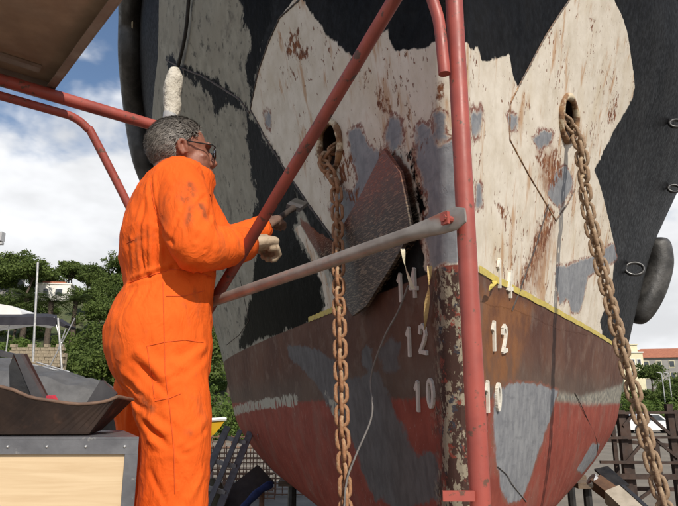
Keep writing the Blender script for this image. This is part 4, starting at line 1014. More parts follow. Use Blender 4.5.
# bent knee tubes of the end frames
def inframe(s, z): return PL+e2*s+Vector((0, 0, z))
stube([inframe(.80, ZL-.062), inframe(.48, ZL-.062), inframe(.40, ZL-.066), inframe(.345, ZL-.095), inframe(.30, ZL-.15), inframe(.01, ZL-.60)], .0165, 'knee_tube', n=6)
stube([at(415, -60, 1.26), at(430, -8, 1.235), at(437, 14, 1.23), at(440, 30, 1.23), at(444.5, 74, 1.23)], .0135, 'knee_tube', n=8)
# diagonal brace and grey guard rail on the ship side
off = e2*.03
stube([PL+off+Vector((0, 0, H-.06)), PR+off+Vector((0, 0, H+1.13))], .0185, 'diagonal_brace', 'scaf_shaded')
off = e2*.062
ga = PL+off+Vector((0, 0, H+.305)); gb = PR+off*.7+e1*.035+Vector((0, 0, H+.378))
m = MB(); pts = [ga.lerp(gb, t) for t in (0, .3, .6, .9, .935, .96, .985, 1.0)]
m.tube(pts, [.0165, .0165, .0165, .0165, .018, .0205, .0215, .014], 16, flat=[(1, 1)]*4+[(.8, 1.12), (.35, 1.2), (.22, 1.2), (.2, 1.1)])
m.build('guard_rail', M['galv'], SC, True)['label'] = 'grey galvanised rail with flattened end'
m = MB(); c = PR+Vector((0, 0, H+.375)); m.tube([c+e2*.02, c+e2*.075], .008, 10); m.box(c+e2*.066+Vector((0, 0, 0)), (.018, .008, .026), Matrix.Rotation(math.atan2(e2.y, e2.x)+math.pi/2, 3, 'Z')); m.build('rail_stud', M['scaf_red'], SC, False)
m = MB(); c = PR+Vector((-.045, -.02, H-.165)); m.box(c, (.06, .012, .018)); m.build('lug', M['scaf_red'], SC)
m = MB(); c = PL+Vector((0, 0, ZL-.34)); m.tube([c, c+Vector((-.075, -.04, .012))], .009, 8); m.build('lug', M['scaf_red'], SC, True)
m = MB(); q = PL.lerp(PR, .668)+off*.5+Vector((0, 0, H+.735)); q = at(358.6, 66, q.y-.03); m.tube([q+Vector((0, .02, 0)), q-Vector((0, .004, 0))], .009, 12); m.build('brace_pin', M['numeral_shaded'], SC, True)
# working deck under the worker
M['deck_wood'] = mat_mottled('scaffold_board', (.30, .22, .14), (.22, .16, .10), 6, .85, .4, 40, .004)
for i in range(4):
    a = PL+e2*(.14+.225*i)-e1*.12; b = PR+e2*(.14+.225*i)+e1*.12; m = MB(); m.bar(a+Vector((0, 0, DECK-.022)), b+Vector((0, 0, DECK-.022)), .215, .044)
    tag(m.build('scaffold_board', M['deck_wood']), 'scaffold board under the worker, number %s from the ship' % ('one', 'two', 'three', 'four')[i], 'board', 'boards of the working deck')
# steel plank overhead
p0 = inframe(.52, ZL+.03); rz = math.atan2(e1.y, e1.x)
PK = empty('overhead_plank', p0, 'brown steel scaffold plank overhead at top left', 'plank')
def pbox(s0, s1, w0, w1, z0, z1, nm, mat):
    m = MB(); a = PL+e1*s0+e2*w0; pts = [PL+e1*s0+e2*w0, PL+e1*s1+e2*w0, PL+e1*s1+e2*w1, PL+e1*s0+e2*w1]
    m.prism([p+Vector((0, 0, z0)) for p in pts], (0, 0, 1), z1-z0); return m.build(nm, M[mat], PK)
pbox(-.05, .86, .485, 1.20, ZL+.075, ZL+.080, 'sheet', 'plank_steel')
pbox(-.05, .86, .480, .4845, ZL+.025, ZL+.084, 'side_flange', 'plank_edge'); pbox(-.05, .86, .485, .512, ZL+.025, ZL+.029, 'flange_lip', 'plank_edge')
pbox(-.055, -.051, .486, 1.20, ZL+.027, ZL+.08, 'end_flange', 'plank_edge'); pbox(.03, .07, .55, 1.15, ZL+.06, ZL+.073, 'stiffener', 'plank_edge')
# foam sleeve taped on the post top
b = PL+Vector((0, 0, ZL+.06)); e = empty('foam_sleeve', b, 'dirty white foam sleeve taped over the scaffold post top', 'sleeve')
m = MB(); pts = [b+Vector((.004*math.sin(i*1.3), 0, .034*i)) for i in range(8)]; m.tube(pts, [.033, .036, .040, .037, .041, .039, .036, .022], 14); m.build('foam', M['foam'], e, True)
m = MB(); m.tube([b+Vector((0, 0, -.022)), b+Vector((0, 0, -.002)), b+Vector((0, 0, .022))], [.029, .035, .034], 14); m.build('tape_band', M['tape_grey'], e, True)

# ------------------------------------------------------------------ wooden case with metal edging, and tray
def ply():
    m, g, b, oc = new_mat('pale_plywood')
    w = g.noise(g.mapping(oc, (1.5, 1.5, 26), (0, 0, 0), (0, R(4), 0)), 2.2, 5, .6, .6)
    col = g.mix(g.ramp(w, .3, .7), (.66, .50, .31), (.57, .41, .24))
    col = g.mix(g.ramp(g.noise(oc, 38, 2), .74, .78), col, (.2, .12, .06))
    g.put(b.inputs['Base Color'], col); b.inputs['Roughness'].default_value = .6; g.l.new(g.bump(w, .1, .002), b.inputs['Normal']); return m
M['ply'] = ply(); M['edge'] = mat_mottled('scuffed_grey_edging', (.20, .20, .21), (.14, .14, .15), 15, .45, .2, 60, .002, metal=.5, third=(.30, .29, .28), tscale=22, tlo=.62, thi=.7)
BX = at(139, 437, 1.42); zt = BX.z; ang = R(14)
fx = Vector((-math.cos(ang*.1), math.sin(ang*.1), 0)).normalized(); fx = Vector((-1, -.03, 0)).normalized(); fy = Vector((-.40, .92, 0)).normalized()
BW, BD = .62, .42; b0 = DECK
e = empty('wooden_case', Vector((BX.x-.3, BX.y+.2, b0)), 'pale plywood case with grey metal edging at lower left', 'case')
def cs(s, t, z): return Vector((BX.x, BX.y, z))+fx*s+fy*t
def cprism(quad, z0, z1, nm, mat):
    m = MB(); m.prism([cs(s, t, z0) for s, t in quad], (0, 0, 1), z1-z0); return m.build(nm, mat, e)
cprism([(.008, .008), (BW-.008, .008), (BW-.008, BD-.008), (.008, BD-.008)], b0+.002, zt-.006, 'panel', M['ply'])
cprism([(0, 0), (BW, 0), (BW, BD), (0, BD)], zt-.005, zt, 'lid', M['edge'])
for q in ([(0, 0), (BW, 0), (BW, .007), (0, .007)], [(0, .007), (.007, .007), (.007, BD), (0, BD)]): cprism(q, zt-.036, zt-.0052, 'edging', M['edge'])
for q in ([(0, -.001), (.028, -.001), (.028, .0068), (0, .0068)], [(-.001, .001), (.006, .001), (.006, .03), (-.001, .03)]): cprism(q, b0+.002, zt-.0365, 'corner_edging', M['edge'])
M['rivet'] = mat_mottled('rivet', (.6, .6, .6), (.5, .5, .5), 30, .3, .05, 90, .001, metal=.7)
for i in range(7):
    m = MB(); m.ball(cs(.03+.085*i, -.001, zt-.02), .0032, 8, 5); m.build('rivet', M['rivet'], e, True)
# dark steel tray with offcuts
M['tray'] = mat_mottled('dark_rusty_tray', (.020, .014, .012), (.034, .022, .017), 14, .8, .4, 50, .003, spec=.12, third=(.06, .034, .024), tscale=9, tlo=.6, thi=.72)
M['tray_rim'] = mat_mottled('brown_rim', (.17, .10, .065), (.11, .065, .045), 20, .8, .4, 60, .003)
M['dark_sheet'] = mat_mottled('dark_steel_sheet', (.05, .047, .05), (.085, .08, .082), 10, .5, .2, 60, .002, metal=.3)
M['redbit'] = mat_mottled('red_plastic', (.5, .03, .06), (.42, .03, .05), 10, .5, .1, 60, .002)
e = empty('steel_tray', cs(.3, .15, zt), 'dark rusty flared steel tray resting on the wooden case', 'tray')
zb = zt+.003
bot = [(.56, .05), (.075, .05), (.06, .17), (.06, .34), (.56, .36)]
def tp(s, t, z): return cs(s, t, z)
bf = [at(-60, 434, 1.47), at(95, 436, 1.47)]
t_fl = [at(-80, 377, 1.44), at(0, 387, 1.45), at(28, 397, 1.46), at(50, 401, 1.47), at(78, 404.5, 1.48), at(104, 402, 1.50), at(117, 397, 1.52)]
t_fl = smoothpath(t_fl, 3); n_ = len(t_fl)
b_fl = []
for i, p in enumerate(t_fl):
    t = i/(n_-1); px = -60+(92+60)*min(1, t*1.02); q = at(px, 433, 1.5); b_fl.append(Vector((q.x, 1.46+.02*t, zb)))
back_t = [Vector((p.x-.04, p.y+.24, p.z-.004+.0*i)) for i, p in enumerate(t_fl)]; back_b = [Vector((p.x-.05, p.y+.2, zb)) for p in b_fl]
def shell(A, B, th, nm, mat):
    m = MB()
    for i in range(len(A)-1): m.add([A[i], A[i+1], B[i+1], B[i]], [(0, 1, 2, 3)]); 
    d = Vector(th)
    for i in range(len(A)-1): m.add([A[i]+d, A[i+1]+d, B[i+1]+d, B[i]+d], [(3, 2, 1, 0)])
    for i in range(len(A)-1): m.add([A[i], A[i+1], A[i+1]+d, A[i]+d], [(3, 2, 1, 0)])
    m.add([A[-1], B[-1], B[-1]+d, A[-1]+d], [(0, 1, 2, 3)])
    return m.build(nm, mat, e)
shell(t_fl, b_fl, (0, .006, 0), 'front_side', M['tray']); shell(back_t, back_b, (0, .006, 0), 'back_side', M['tray']); shell(b_fl, back_b, (0, 0, .004), 'bottom', M['tray'])
m = MB(); m.add([t_fl[-1], b_fl[-1], back_b[-1], back_t[-1]], [(0, 1, 2, 3)]); o_ = Vector((-.006, 0, 0)); m.add([p+o_ for p in (t_fl[-1], b_fl[-1], back_b[-1], back_t[-1])], [(3, 2, 1, 0)]); m.build('end_side', M['tray'], e)
m = MB(); m.tube([p+Vector((0, .002, .001)) for p in t_fl]+[back_t[-1]], .0045, 6); m.build('rim', M['tray_rim'], e, True)
def off_cut(poly, Y, th, nm, mat, label, cat):
    m = MB(); m.prism([at(a, b, yy) for (a, b), yy in zip(poly, Y)], (.25, .9, .2), th); return tag(m.build(nm, mat), label, cat)
off_cut([(14, 354), (20, 354), (47, 404), (45, 418), (38, 412)], [1.58]*5, .012, 'angle_bar', M['dark_sheet'], 'dark angle bar sticking up out of the tray', 'metal bar')
off_cut([(9, 366), (13, 356), (40, 410), (36, 420), (10, 412)], [1.585]*5, .05, 'steel_offcut', M['black_steel'], 'black steel offcut behind the angle bar in the tray', 'metal offcut')
off_cut([(87, 402), (100, 381), (103, 381), (116, 394), (106, 412), (92, 416)], [1.60]*6, .008, 'steel_offcut', M['dark_sheet'], 'dark square offcut at the right end of the tray', 'metal offcut')
off_cut([(46, 396), (52, 396), (57, 404), (54, 416), (48, 412)], [1.56]*5, .012, 'red_handle', M['redbit'], 'small red handle lying in the dark tray', 'handle')
off_cut([(-20, 345), (4, 352), (13, 354), (12, 358), (2, 357), (-22, 352)], [1.58]*6, .01, 'flat_bar', M['dark_sheet'], 'dark flat bar at the left edge above the tray', 'metal bar')

# ------------------------------------------------------------------ the worker
from mathutils.bvhtree import BVHTree
YAW = R(20); fw = Vector((math.cos(YAW), math.sin(YAW), 0)); rt = Vector((math.sin(YAW), -math.cos(YAW), 0))
def remesh(mb, voxel, smooth=6, fac=.5):
    me = mb.mesh('tmp'); o = bpy.data.objects.new('tmp', me); COL.objects.link(o)
    r = o.modifiers.new('r', 'REMESH'); r.mode = 'VOXEL'; r.voxel_size = voxel
    if smooth: s = o.modifiers.new('s', 'SMOOTH'); s.iterations = smooth; s.factor = fac
    dg = bpy.context.evaluated_depsgraph_get(); out = bpy.data.meshes.new_from_object(o.evaluated_get(dg))
    bpy.data.objects.remove(o); bpy.data.meshes.remove(me)
    out.polygons.foreach_set('use_smooth', [True]*len(out.polygons)); return out
def loft(mb, secs, seg=28):
    """secs: (centre, half depth, half width)"""
    o = len(mb.v)
    for c, a, b in secs:
        for k in range(seg):
            t = 2*math.pi*k/seg; cx, sx = math.cos(t), math.sin(t)
            mb.v.append(tuple(c+fw*(a*math.copysign(abs(cx)**.9, cx))+rt*(b*math.copysign(abs(sx)**.9, sx))))
    for i in range(len(secs)-1):
        for k in range(seg):
            k2 = (k+1) % seg; mb.f.append((o+i*seg+k, o+i*seg+k2, o+(i+1)*seg+k2, o+(i+1)*seg+k))
    mb.f.append(tuple(o+k for k in range(seg))[::-1]); mb.f.append(tuple(o+(len(secs)-1)*seg+k for k in range(seg)))
DM = 1.95
TORSO = [((162, 392), .12, .17), ((160, 372), .150, .185), ((158, 350), .163, .190), ((158.5, 330), .163, .190), ((163, 308), .152, .180), ((170, 287), .139, .166), ((169.5, 278), .142, .170), ((168, 262), .152, .180), ((167, 240), .150, .188),
         ((168, 216), .132, .192), ((171, 196), .115, .188), ((175, 182), .095, .165), ((179, 172), .078, .12), ((182, 165), .062, .08)]
def limb(pts, seg=16): return [at(*p[:3]) for p in pts], [p[3] for p in pts]
ARM_R = [(176, 181, 1.85, .083), (184, 205, 1.80, .084), (191, 232, 1.755, .080), (196, 247, 1.75, .076), (210, 248, 1.80, .068), (230, 246, 1.92, .064), (238, 245, 1.99, .061), (243, 244.5, 2.02, .058)]
ARM_L = [(184, 182, 2.10, .083), (200, 215, 2.20, .078), (222, 243, 2.26, .07), (243, 237, 2.30, .060), (262, 228, 2.36, .050)]
kR = at(176, 452, 1.88); kL = at(148, 450, 2.09)
LEG_R = ([at(166, 368, 1.88), at(172, 405, 1.875), kR, Vector((kR.x-.01, kR.y+.02, DECK+.30)), Vector((kR.x-.02, kR.y+.03, DECK+.07))], [.118, .112, .102, .092, .088])
LEG_L = ([at(153, 368, 2.03), at(148, 405, 2.06), kL, Vector((kL.x-.03, kL.y+.03, DECK+.30)), Vector((kL.x-.04, kL.y+.03, DECK+.07))], [.115, .106, .098, .09, .087])
mb = MB(); loft(mb, [(at(*c, DM), a, b) for c, a, b in TORSO])
for A in (ARM_R, ARM_L):
    P_, r_ = limb(A); mb.tube(smoothpath(P_, 4), np.interp(np.linspace(0, len(r_)-1, 4*(len(r_)-1)+1), range(len(r_)), r_), 18)
for P_, r_ in (LEG_R, LEG_L): mb.tube(smoothpath(P_, 5), np.interp(np.linspace(0, len(r_)-1, 5*(len(r_)-1)+1), range(len(r_)), r_), 20)
# blouse over the waistband and seat fullness
mb.ball(at(132, 322, 1.98), .075, 16, 12, (.9, 1.5, 1.15)); mb.ball(at(135, 252, 1.95), .05, 14, 10, (.8, 2.0, 1.2))
cov = remesh(mb, .0065, 8)

def bvh(me): return BVHTree.FromPolygons([v.co for v in me.vertices], [tuple(p.vertices) for p in me.polygons])
camv = Vector((0, 0, H))
def pick(tree, px, py):
    d = (at(px, py, 2.0)-camv).normalized(); h = tree.ray_cast(camv, d)
    return h[0], h[1]
tree0 = bvh(cov)
FOLDS = [  # (px a, px b, width m, amp m): ridges (+) and creases (-) in the cloth
    ((150, 178), (157, 222), .012, -.012), ((157, 222), (173, 243), .011, -.012), ((188, 186), (181, 215), .010, -.006), ((181, 215), (172, 240), .010, -.006),
    ((207, 205), (193, 228), .012, .010), ((212, 214), (196, 240), .010, -.009), ((218, 224), (200, 244), .010, .008), ((226, 228), (205, 250), .008, -.007), ((236, 228), (216, 250), .008, .005), ((205, 196), (190, 214), .009, -.007),
    ((243, 228), (240, 258), .006, -.006), ((247, 226), (245, 260), .005, .004),
    ((128, 283), (148, 276), .010, -.014), ((148, 276), (172, 268), .010, -.013), ((172, 268), (196, 272), .010, -.011), ((196, 272), (214, 277), .009, -.011),
    ((144, 200), (140, 240), .010, -.007), ((140, 240), (143, 274), .009, -.009), ((151, 225), (150, 272), .008, .007), ((147, 228), (147, 272), .007, -.006), ((156, 240), (155, 270), .007, -.006), ((161, 246), (161, 266), .006, .005), ((134, 225), (132, 270), .010, .006), ((128, 240), (133, 243), .006, -.006),
    ((150, 284), (140, 306), .007, -.005), ((160, 282), (152, 300), .006, -.004), ((136, 286), (126, 304), .007, -.005), ((143, 283), (132, 306), .006, .004), ((168, 280), (163, 296), .005, -.003),
    ((137, 352), (168, 378), .016, .010), ((134, 362), (165, 392), .014, -.010), ((124, 372), (150, 398), .014, .009), ((122, 385), (146, 412), .012, -.010), ((160, 385), (185, 372), .012, -.006), ((205, 345), (180, 366), .012, .007), ((207, 352), (184, 378), .012, -.006),
    ((146, 415), (172, 436), .012, .009), ((145, 424), (170, 448), .012, -.009), ((150, 440), (188, 446), .012, .007), ((152, 452), (186, 454), .010, -.006), ((205, 420), (180, 440), .012, .006), ((206, 430), (178, 450), .010, -.006), ((150, 470), (165, 500), .012, -.006), ((203, 470), (190, 498), .012, .005),
    ((118, 395), (120, 430), .010, -.005), ((128, 395), (127, 432), .009, .006), ((135, 400), (134, 432), .009, -.006)]
segs = []
for a, b, w, am in FOLDS:
    A, _n = pick(tree0, *a); B, _n = pick(tree0, *b)
    if A is not None and B is not None and (A-B).length < .35: segs.append((A, B, w*(.62 if am < 0 else .85), am))
n_ = len(cov.vertices); co = np.empty(n_*3); cov.vertices.foreach_get('co', co); co = co.reshape(-1, 3)
nm = np.empty(n_*3); cov.vertices.foreach_get('normal', nm); nm = nm.reshape(-1, 3)
disp = np.zeros(n_)
for A, B, w, am in segs:
    A = np.array(A); e = np.array(B)-A; L2 = max(e@e, 1e-8); t = np.clip(((co-A)@e)/L2, 0, 1)
    d = np.linalg.norm(co-A-t[:, None]*e, axis=1); taper = .35+.65*np.sin(np.pi*np.clip(t, .05, .95))
    disp += am*taper*(np.exp(-(d/w)**2)-.35*np.exp(-((d-2.2*w)/(w*1.1))**2))
for i in range(n_):
    p = co[i]; q = Vector((p[0]*9, p[1]*9, p[2]*5)); r1 = mnoise.noise(q)
    disp[i] += .0055*(1-2*abs(mnoise.noise(Vector((p[0]*5.5+3, p[1]*5.5, p[2]*4))))) - .0028 + .003*r1 + .004*(.5-abs(mnoise.noise(Vector((p[0]*14+p[2]*6, p[1]*14+p[2]*5, p[2]*9+9))))*1.6) + .0018*mnoise.noise(Vector((p[0]*34, p[1]*34, p[2]*18)))
co += nm*disp[:, None]; cov.vertices.foreach_set('co', co.reshape(-1)); cov.update()

def orange():
    m, g, b, oc = new_mat('orange_work_cloth')
    n1 = g.noise(oc, 5, 4); col = g.mix(g.ramp(n1, .3, .7), (.80, .125, .014), (.71, .10, .010))
    dirt = g.math('MULTIPLY', g.ramp(g.noise(g.mapping(oc, (1, 1, .45)), 13, 6, .65), .56, .70), .45)
    col = g.mix(dirt, col, (.30, .075, .025))
    sm = g.attr('smudge'); col = g.mix(g.math('MULTIPLY', sm, g.ramp(g.noise(g.mapping(oc, (1, 1, .5)), 40, 6, .7), .4, .6, .25, .8)), col, (.12, .05, .025))
    g.put(b.inputs['Base Color'], col); b.inputs['Roughness'].default_value = .85; b.inputs['Specular IOR Level'].default_value = .2
    h = g.math('ADD', g.math('MULTIPLY', g.noise(oc, 420, 2), .25), g.math('ADD', g.noise(g.mapping(oc, (1, 1, .6)), 45, 4, .6), g.math('MULTIPLY', g.math('ABSOLUTE', g.math('SUBTRACT', g.noise(g.mapping(oc, (1, 1, .55), (0, 0, 0), (.3, .5, 0)), 15, 3, .5, .8), .5)), -7.0)))
    g.l.new(g.bump(h, .45, .004), b.inputs['Normal']); return m
M['orange'] = orange()
sm = np.zeros(n_)
for a, b, w in (((190, 185), (189, 225), .012), ((187, 190), (186, 196), .03), ((200, 205), (205, 215), .015), ((128, 242), (136, 240), .008), ((186, 432), (190, 433), .008), ((140, 395), (150, 408), .012)):
    A, _n = pick(tree0, *a); B, _n = pick(tree0, *b)
    if A is None or B is None: continue
    A = np.array(A); e = np.array(B)-A; t = np.clip(((co-A)@e)/max(e@e, 1e-8), 0, 1); sm = np.maximum(sm, np.exp(-(np.linalg.norm(co-A-t[:, None]*e, axis=1)/w)**2))
at_ = cov.attributes.new('smudge', 'FLOAT', 'POINT'); at_.data.foreach_set('value', sm.astype(np.float32))
cov.materials.append(M['orange'])

# head frame
HC = at(182, 153, 1.975); hyaw = R(27); hpit = R(7)
hf = Vector((math.cos(hyaw)*math.cos(hpit), math.sin(hyaw)*math.cos(hpit), math.sin(hpit))); hl = Vector((-math.sin(hyaw), math.cos(hyaw), 0)); hu = hf.cross(hl)
HS = 1.0
def hp(x, y, z): return HC+(hf*x+hl*y+hu*z)*HS
hrot = Matrix((hf, hl, hu)).transposed()
body = MB()
loft(body, [(at(*c, DM), a*.86, b*.86) for c, a, b in TORSO])
for A in (ARM_R, ARM_L): P_, r_ = limb(A); body.tube(P_, [q*.72 for q in r_], 14)
for P_, r_ in (LEG_R, LEG_L): body.tube(P_, [q*.7 for q in r_], 14)
body.ball(hp(-.014, 0, .028), 1, 26, 18, (.099, .076, .090), hrot); body.ball(hp(.036, 0, -.030), 1, 22, 16, (.058, .060, .084), hrot)
body.ball(hp(.060, 0, -.096), 1, 14, 10, (.030, .034, .024), hrot); body.tube([hp(.02, .05, -.075), hp(.062, .022, -.098)], [.022, .02], 10); body.tube([hp(.02, -.05, -.075), hp(.062, -.022, -.098)], [.022, .02], 10)
body.tube([hp(.086, 0, .012), hp(.100, 0, -.012), hp(.112, 0, -.034), hp(.098, 0, -.046)], [.009, .010, .014, .011], 10)
for s in (-1, 1):
    body.ball(hp(.098, .012*s, -.040), .010, 8, 6); body.tube([hp(.078, .05*s, .020), hp(.092, .022*s, .026), hp(.090, .004*s, .018)], [.007, .010, .007], 8)
    body.tube([hp(.066, .046*s, -.022), hp(.05, .054*s, -.03)], [.012, .010], 8)
    # ear: rim, lobe and bowl
    body.tube([hp(-.002, .074*s, -.028), hp(-.004, .083*s, -.012), hp(-.010, .088*s, .008), hp(-.022, .089*s, .014), hp(-.031, .086*s, .004), hp(-.028, .080*s, -.016), hp(-.014, .077*s, -.034)], [.007, .007, .007, .007, .007, .007, .008], 8)
    body.ball(hp(-.014, .076*s, -.008), 1, 10, 8, (.014, .006, .022), hrot)
body.tube([hp(.088, -.024, -.068), hp(.099, 0, -.064), hp(.088, .024, -.068)], [.006, .008, .006], 8); body.tube([hp(.086, -.02, -.079), hp(.096, 0, -.078), hp(.086, .02, -.079)], [.006, .008, .006], 8)
body.tube([hp(-.035, 0, -.04), hp(-.045, 0, -.10), hp(-.06, 0, -.20)], [.058, .060, .075], 18)
skin = remesh(body, .0045, 4)
M['skin'] = None
def skinmat():
    m, g, b, oc = new_mat('tanned_skin'); n1 = g.noise(oc, 40, 5, .6)
    col = g.mix(g.ramp(n1, .3, .7), (.29, .118, .075), (.21, .08, .05)); g.put(b.inputs['Base Color'], col); b.inputs['Roughness'].default_value = .5
    g.l.new(g.bump(g.noise(oc, 160, 4), .25, .002), b.inputs['Normal']); return m
M['skin'] = skinmat(); skin.materials.append(M['skin'])
MAN = link('person', skin); tag(MAN, 'person in orange coverall with glasses, hands raised to the ship bow', 'person')
cvo = link('coverall', cov, MAN)

# seams, pockets, cuffs drawn in stitched cord on the cloth
tree1 = bvh(cov); M['stitch'] = mat_mottled('orange_seam', (.66, .088, .008), (.58, .075, .008), 30, .9, .2, 90, .001)
def seam(pts, r=.0015, nm='seam'):
    path = []
    for a, b in zip(pts[:-1], pts[1:]):
        for k in range(8):
            t = k/8; h, n = pick(tree1, a[0]*(1-t)+b[0]*t, a[1]*(1-t)+b[1]*t)
            if h is not None: path.append(h+(camv-h).normalized()*.0004)
    if len(path) > 3: m = MB(); m.tube(path, min(r, .0015), 6); m.build(nm, M['stitch'], cvo, True)
seam([(163, 282), (164, 330), (165, 372), (170, 410), (174, 450), (175, 500)]); seam([(147, 346), (152, 380), (155, 401)]); seam([(155, 401), (170, 398), (182, 393)]); seam([(147, 346), (165, 342), (185, 340), (206, 343)], .0022)
seam([(166, 296), (185, 296), (207, 290)], .002); seam([(150, 180), (154, 205), (162, 228)], .002); seam([(127, 243), (136, 239)], .0025); seam([(128, 283), (148, 276), (172, 269), (196, 272), (213, 277)], .0024)
# standing collar
mb = MB(); nb = 30; rows = []
cb0 = at(184, 183, 1.965); 
for lv, (ra, rb, up, lean) in enumerate(((.098, .105, -.030, .0), (.092, .098, .0, .006), (.086, .090, .030, .016), (.084, .086, .048, .024), (.079, .081, .046, .024), (.080, .083, .0, .006), (.08, .085, -.03, 0))):
    row = []
    for k in range(nb):
        t = 2*math.pi*k/nb; f_ = math.cos(t); gap = 0
        row.append(cb0+hf.xy.to_3d()*(ra*f_+lean)+hl*(rb*math.sin(t))+Vector((0, 0, up-.028*f_-.012*(f_ > .9)+.003*math.sin(5*t))))
    rows.append(row)
for i in range(len(rows)-1):
    for k in range(nb): mb.add([rows[i][k], rows[i][(k+1) % nb], rows[i+1][(k+1) % nb], rows[i+1][k]], [(0, 1, 2, 3)])
bm = bmesh.new(); me = mb.mesh('collar'); bm.from_mesh(me); bmesh.ops.remove_doubles(bm, verts=bm.verts, dist=1e-5); bmesh.ops.recalc_face_normals(bm, faces=bm.faces); bm.to_mesh(me); bm.free()
me.polygons.foreach_set('use_smooth', [True]*len(me.polygons)); me.materials.append(M['orange']); link('collar', me, cvo)
# cuffs
for A in (ARM_R, ARM_L):
    a = at(*A[-2][:3]); b = at(*A[-1][:3]); d = (b-a).normalized(); r0 = A[-1][3]; m = MB()
    m.tube([b-d*.035, b-d*.02, b+d*.006, b+d*.012, b+d*.004], [r0*1.03, r0*1.06, r0*1.02, r0*.96, r0*.84], 20, cap=False); m.build('cuff', M['orange'], cvo, True)

# hair: close grey crop, tufts combed back and down
def hairmat():
    m, g, b, oc = new_mat('grey_hair'); n1 = g.noise(oc, 70, 4)
    g.put(b.inputs['Base Color'], g.mix(g.ramp(n1, .35, .65), (.09, .078, .068), (.20, .178, .155))); b.inputs['Roughness'].default_value = .55; return m
M['hair'] = hairmat()
rng = np.random.default_rng(11); V = []; Fc = []; cnt = 0
while cnt < 7500:
    v = rng.normal(size=3); v /= np.linalg.norm(v); x, y, z = v[0]*.101-.014, v[1]*.078, v[2]*.092+.028
    # hairline: receding at the temple, shaved round the ear, down to the nape
    line = .035+.55*max(0, x)+(.02 if abs(y) < .03 else 0)
    if x > .060-(.012 if abs(y) > .035 else 0): continue
    if x > -.035 and z < .022+.35*max(0, x+.01): continue
    if z < -.052: continue
    if x < -.035 and z < -.06: continue
    cnt += 1
    L = .020+.014*rng.random(); root = np.array([x, y, z])*.985
    flow = np.array([-.75, .0, -.55 if x < .02 else -.1])+.35*rng.normal(size=3); nrm = np.array([(x+.014)/.101, y/.078, (z-.028)/.092]); nrm /= np.linalg.norm(nrm)
    flow -= nrm*(flow@nrm); flow /= np.linalg.norm(flow)
    tip = root+flow*L+nrm*(.006+.007*rng.random()); mid = root+flow*L*.5+nrm*.009; side = np.cross(flow, nrm)*(.0013)
    o = len(V); V += [hp(*(root-side)), hp(*(root+side)), hp(*(mid+side)), hp(*(mid-side)), hp(*tip)]; Fc += [(o, o+1, o+2, o+3), (o+3, o+2, o+4)]
me = bpy.data.meshes.new('hair'); me.from_pydata([tuple(v) for v in V], [], Fc); me.materials.append(M['hair']); link('hair', me, MAN)
# glasses: one wearable, own top-level thing
M['frame_black'] = mat_mottled('black_spectacle_frame', (.012, .012, .012), (.02, .02, .02), 20, .25, .05, 90, .001)
def lensmat():
    m, g, b, oc = new_mat('spectacle_lens'); b.inputs['Base Color'].default_value = (.7, .72, .72, 1); b.inputs['Roughness'].default_value = .05; b.inputs['Transmission Weight'].default_value = .9; b.inputs['IOR'].default_value = 1.1; return m
M['lens'] = lensmat()
GL = empty('glasses', hp(.1, 0, 0), 'dark-rimmed glasses worn by the person in orange', 'glasses')
for s in (-1, 1):
    m = MB(); cen = (.112, .031*s, -.004)
    m.tube([hp(.112-.010*abs(math.cos(a)*.6+s*.5), cen[1]+.026*math.cos(a), cen[2]+.019*math.sin(a)) for a in np.linspace(0, 2*math.pi, 20, endpoint=False)], .0028, 6, closed=True); m.build('rim', M['frame_black'], GL, True)
    m = MB(); pts = [hp(.112-.010*abs(math.cos(a)*.6+s*.5), cen[1]+.025*math.cos(a), cen[2]+.018*math.sin(a)) for a in np.linspace(0, 2*math.pi, 20, endpoint=False)]; m.v = [tuple(p) for p in pts]+[tuple(p-hf*.0015) for p in pts]; m.f = [tuple(range(20)), tuple(range(39, 19, -1))]; m.build('lens', M['lens'], GL)
    m = MB(); m.tube([hp(.103, .057*s, .006), hp(.09, .067*s, .010), hp(.03, .079*s, .010), hp(-.012, .0835*s, .014), hp(-.03, .086*s, -.004)], .0024, 6); m.build('temple', M['frame_black'], GL, True)
m = MB(); m.tube([hp(.109, -.006, .0), hp(.114, 0, .003), hp(.109, .006, .0)], .0022, 6); m.build('bridge', M['frame_black'], GL, True)

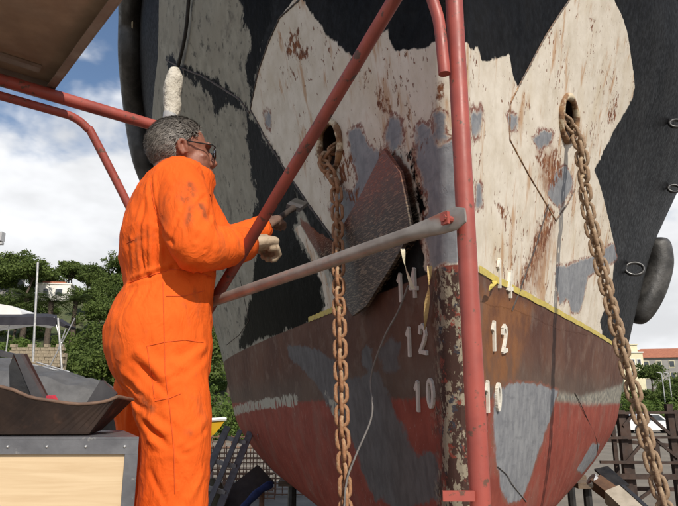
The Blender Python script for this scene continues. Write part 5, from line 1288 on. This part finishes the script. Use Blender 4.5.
# gloved hands
M['glove'] = mat_mottled('pale_leather_glove', (.42, .33, .23), (.32, .24, .16), 14, .8, .5, 60, .004, third=(.20, .14, .09), tscale=18, tlo=.56, thi=.7)
M['glove_shaded'] = mat_mottled('shaded_glove', (.20, .12, .085), (.12, .07, .05), 14, .8, .5, 60, .004)  # bare far hand built as a glove, its shade put into the colour
def hand(wrist, fwd, up, mat, name, curl, s=1.0, par=MAN):
    """fwd: along the forearm, up: back of the hand; thumb to the left of fwd x up"""
    f = fwd.normalized(); u = (up-f*up.dot(f)).normalized(); l = u.cross(f)
    def q(a, b, c): return wrist+(f*a+l*b+u*c)*s
    m = MB(); m.tube([q(-.035, 0, 0), q(.0, 0, 0), q(.03, 0, .002), q(.06, 0, .004), q(.092, .0, .004)], [.034*s, .032*s, .036*s, .041*s, .037*s], 14, flat=[(1, .95), (1, .85), (1.05, .62), (1.08, .55), (1.08, .5)])
    for i, (b, L) in enumerate(((.032, .075), (.011, .084), (-.011, .078), (-.031, .062))):
        p = q(.088, b, .004); d = f.copy(); ax = l; pts = [q(.06, b*.9, .003), p]; ang = 0
        for k, seg in enumerate((.45, .32, .23)):
            ang += curl*(.9 if k == 0 else 1.0)
            dd = f*math.cos(ang)-u*math.sin(ang); pts.append(pts[-1]+dd*L*seg*s)
        m.tube(pts, [.0125*s, .0125*s, .0118*s, .0108*s, .009*s], 10)
    m.tube([q(.02, .03, -.004), q(.05, .048, -.018), q(.078, .045, -.036), q(.098, .030, -.046)], [.016*s, .0145*s, .0125*s, .010*s], 10)
    me = remesh(m, .0035, 3); me.materials.append(mat); return link(name, me, par)
wR = at(247, 244, 2.04); hand(wR, at(278, 244, 2.13)-wR, Vector((.10, -.75, .65)), M['glove'], 'glove', 1.05, 1.16)
wL = at(264, 227, 2.37); hand(wL, at(290, 212, 2.50)-wL, Vector((.2, -.6, .8)), M['glove_shaded'], 'glove', .75, .95)
# scraper brush in the far hand
bp = at(285, 214, 2.50); BR = empty('paint_brush', bp, 'dark paint brush held against the black patch of the bow', 'brush')
hd = (at(306, 199, 2.72)-at(282, 217, 2.47)); hd.normalize()
m = MB(); m.tube([bp-hd*.08, bp-hd*.03, bp+hd*.05, bp+hd*.10], [.010, .014, .012, .016], 10); m.build('handle', M['board'], BR, True)
m = MB(); m.bar(bp+hd*.10, bp+hd*.145, .065, .02, (0, -1, .3)); m.build('ferrule', M['dark_sheet'], BR)
m = MB(); m.bar(bp+hd*.145, bp+hd*.21, .066, .018, (0, -1, .3)); m.build('bristles', M['black_rubber'], BR)
# work boots on the deck
M['boot'] = mat_mottled('dusty_black_boot', (.03, .028, .026), (.06, .055, .05), 12, .7, .3, 50, .003)
for P_, r_ in (LEG_R, LEG_L):
    a = P_[-1]; m = MB(); base = Vector((a.x, a.y, DECK))
    m.tube([base+fw*-.06+Vector((0, 0, .05)), base+fw*.05+Vector((0, 0, .055)), base+fw*.14+Vector((0, 0, .045)), base+fw*.20+Vector((0, 0, .04))], [.045, .052, .048, .036], 14, flat=[(1, 1)]*4); m.tube([base+Vector((0, 0, .05)), base+Vector((0, 0, .17))], [.055, .058], 14)
    me = remesh(m, .007, 3); 
    for v in me.vertices: v.co.z = max(v.co.z, DECK+.001)
    me.materials.append(M['boot']); link('boot', me, MAN)
